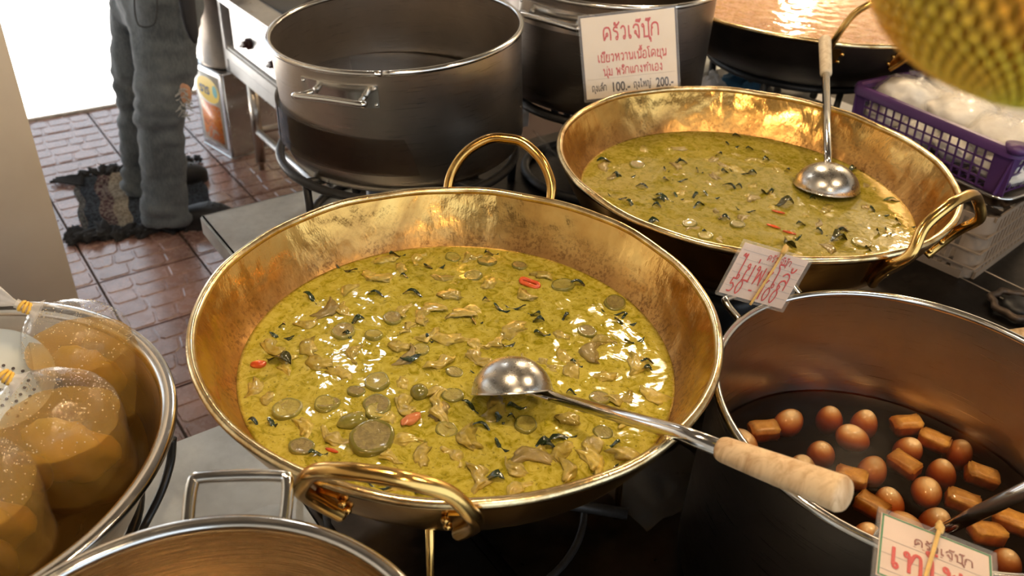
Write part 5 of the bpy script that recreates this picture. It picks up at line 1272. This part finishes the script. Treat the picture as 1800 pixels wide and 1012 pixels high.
# ankles
bm = loft([(nl[0]+Vector((0, 0, .08)), .042, .040, 0), (nl[0]+Vector((.0, 0, -.0)), .036, .034, 0), (Vector((nl[0].x, nl[0].y, .045)), .036, .034, 0)], 20)
loft([(fl_[0]+Vector((0, 0, .08)), .042, .040, 0), (Vector((fl_[0].x, fl_[0].y, .045)), .034, .034, 0)], 20, bm); obj('ankles', bm, M['skin'], per)
def clog(c, heading, L_=.275):
    bm = bmesh.new(); n = 20; prev = None
    secs = [(0, .018, .008, .045), (.04, .040, .0, .068), (.15, .045, 0, .075), (.35, .043, 0, .070), (.5, .046, 0, .082), (.62, .051, 0, .088), (.78, .053, 0, .078), (.9, .046, .004, .060), (.975, .028, .01, .045), (1, .010, .018, .032)]
    for t_, w_, z0, z1 in secs:
        row = [bm.verts.new((L_*t_, w_*math.copysign(abs(math.cos(a))**.75, math.cos(a)), (z0+z1)/2+(z1-z0)/2*math.copysign(abs(math.sin(a))**.8, math.sin(a)))) for a in [2*PI*i/n for i in range(n)]]
        if prev:
            for i in range(n): bm.faces.new((prev[i], prev[(i+1) % n], row[(i+1) % n], row[i]))
        else: bm.faces.new(row[::-1])
        prev = row
    bm.faces.new(prev); s = obj('clog', bm, M['black_rubber'], per); s.location = Vector(c)-po; s.rotation_euler = (0, 0, heading)
    so_ = obj('sole', band_loop([rrect(.0, L_, -.045, .045, .044, z_, 8) for z_ in (0, .012, .022)]), M['black_rubber'], s)
    hs_ = bmesh.new()
    for x, y in ((.70, 0), (.70, .022), (.70, -.022), (.78, .012), (.78, -.012), (.85, 0), (.63, .012), (.63, -.012)):
        lathe([(0, .0), (.0045, -.0005), (.0055, -.003)], 10, hs_, L_*x, y)
    for v in hs_.verts: t_ = v.co.x/L_; v.co.z += .0885-.35*max(0, t_-.62)**1.6*.32-abs(v.co.y)**2*9
    tag(obj('vent_hole', hs_, M['iron'], s), kind='stuff')
    b_ = obj('strap_button', lathe([(0, .004), (.006, .003), (.007, 0)], 16), M['white_pl'], s); b_.location = (.105, -.0455, .058); b_.rotation_euler = (PI/2, 0, 0)
    return s
h1_ = at(272, 405, .0); clog((h1_.x+.01, h1_.y+.045, 0), .12)
h2_ = at(240, 352, 0); tt = at(346, 318, 0); clog((h2_.x, h2_.y+.02, 0), math.atan2(tt.y-h2_.y, tt.x-h2_.x)-.0, .29)
# shirt with its hanging hem, arms, head (above the frame)
ch = Vector((hip.x+.02, hip.y, 0))
bm = loft([(Vector((hip.x+.03, hip.y, hip.z+.10)), .155, .20, .6), (ch+Vector((.02, 0, 1.05)), .14, .185, .6), (ch+Vector((.04, 0, 1.25)), .13, .20, .6), (ch+Vector((.05, 0, 1.38)), .10, .20, .6), (ch+Vector((.05, 0, 1.44)), .06, .08, .6)], 28)
obj('shirt', bm, M['shirt'], per)
ap = [pp(325, -30, 2.56), pp(331, 20, 2.54), pp(338, 55, 2.53), pp(344, 76, 2.525)]
bm = tube(smooth_path([p-po for p in ap], 5), [.05, .05, .05, .049, .048, .047, .046, .044, .042, .040, .036, .032, .026, .020, .014, .008], 14, flat=.35); obj('apron_flap', bm, M['shirt'], per)
bm = bmesh.new(); cc_ = ch-po+Vector((.05, 0, 0))
loft([(cc_+po+Vector((0, 0, 1.40)), .05, .055, 0), (cc_+po+Vector((.01, 0, 1.50)), .045, .05, 0), (cc_+po+Vector((.03, 0, 1.53)), .07, .06, 0), (cc_+po+Vector((.03, 0, 1.60)), .09, .072, 0), (cc_+po+Vector((.02, 0, 1.68)), .085, .07, 0), (cc_+po+Vector((.01, 0, 1.73)), .04, .035, 0)], 20, bm); obj('head', bm, M['skin'], per)
obj('hair', blob(.10, .085, .08, 3, .06, 2, 3), M['hair'], per).location = cc_+Vector((0, 0, 1.67))
sd_ = Vector((-math.sin(.6), math.cos(.6), 0)); fw = Vector((math.cos(.6), math.sin(.6), 0))
for s in (-1, 1):
    sh = cc_+Vector((0, 0, 1.37))+sd_*(.19*s)
    obj('arm', tube(smooth_path([sh, sh+sd_*(.04*s)+Vector((0, 0, -.28)), sh+fw*.22+Vector((0, 0, -.34)), sh+fw*.34+Vector((0, 0, -.30))], 5), [.05]*6+[.04]*5+[.03]*5, 12), M['skin'], per)
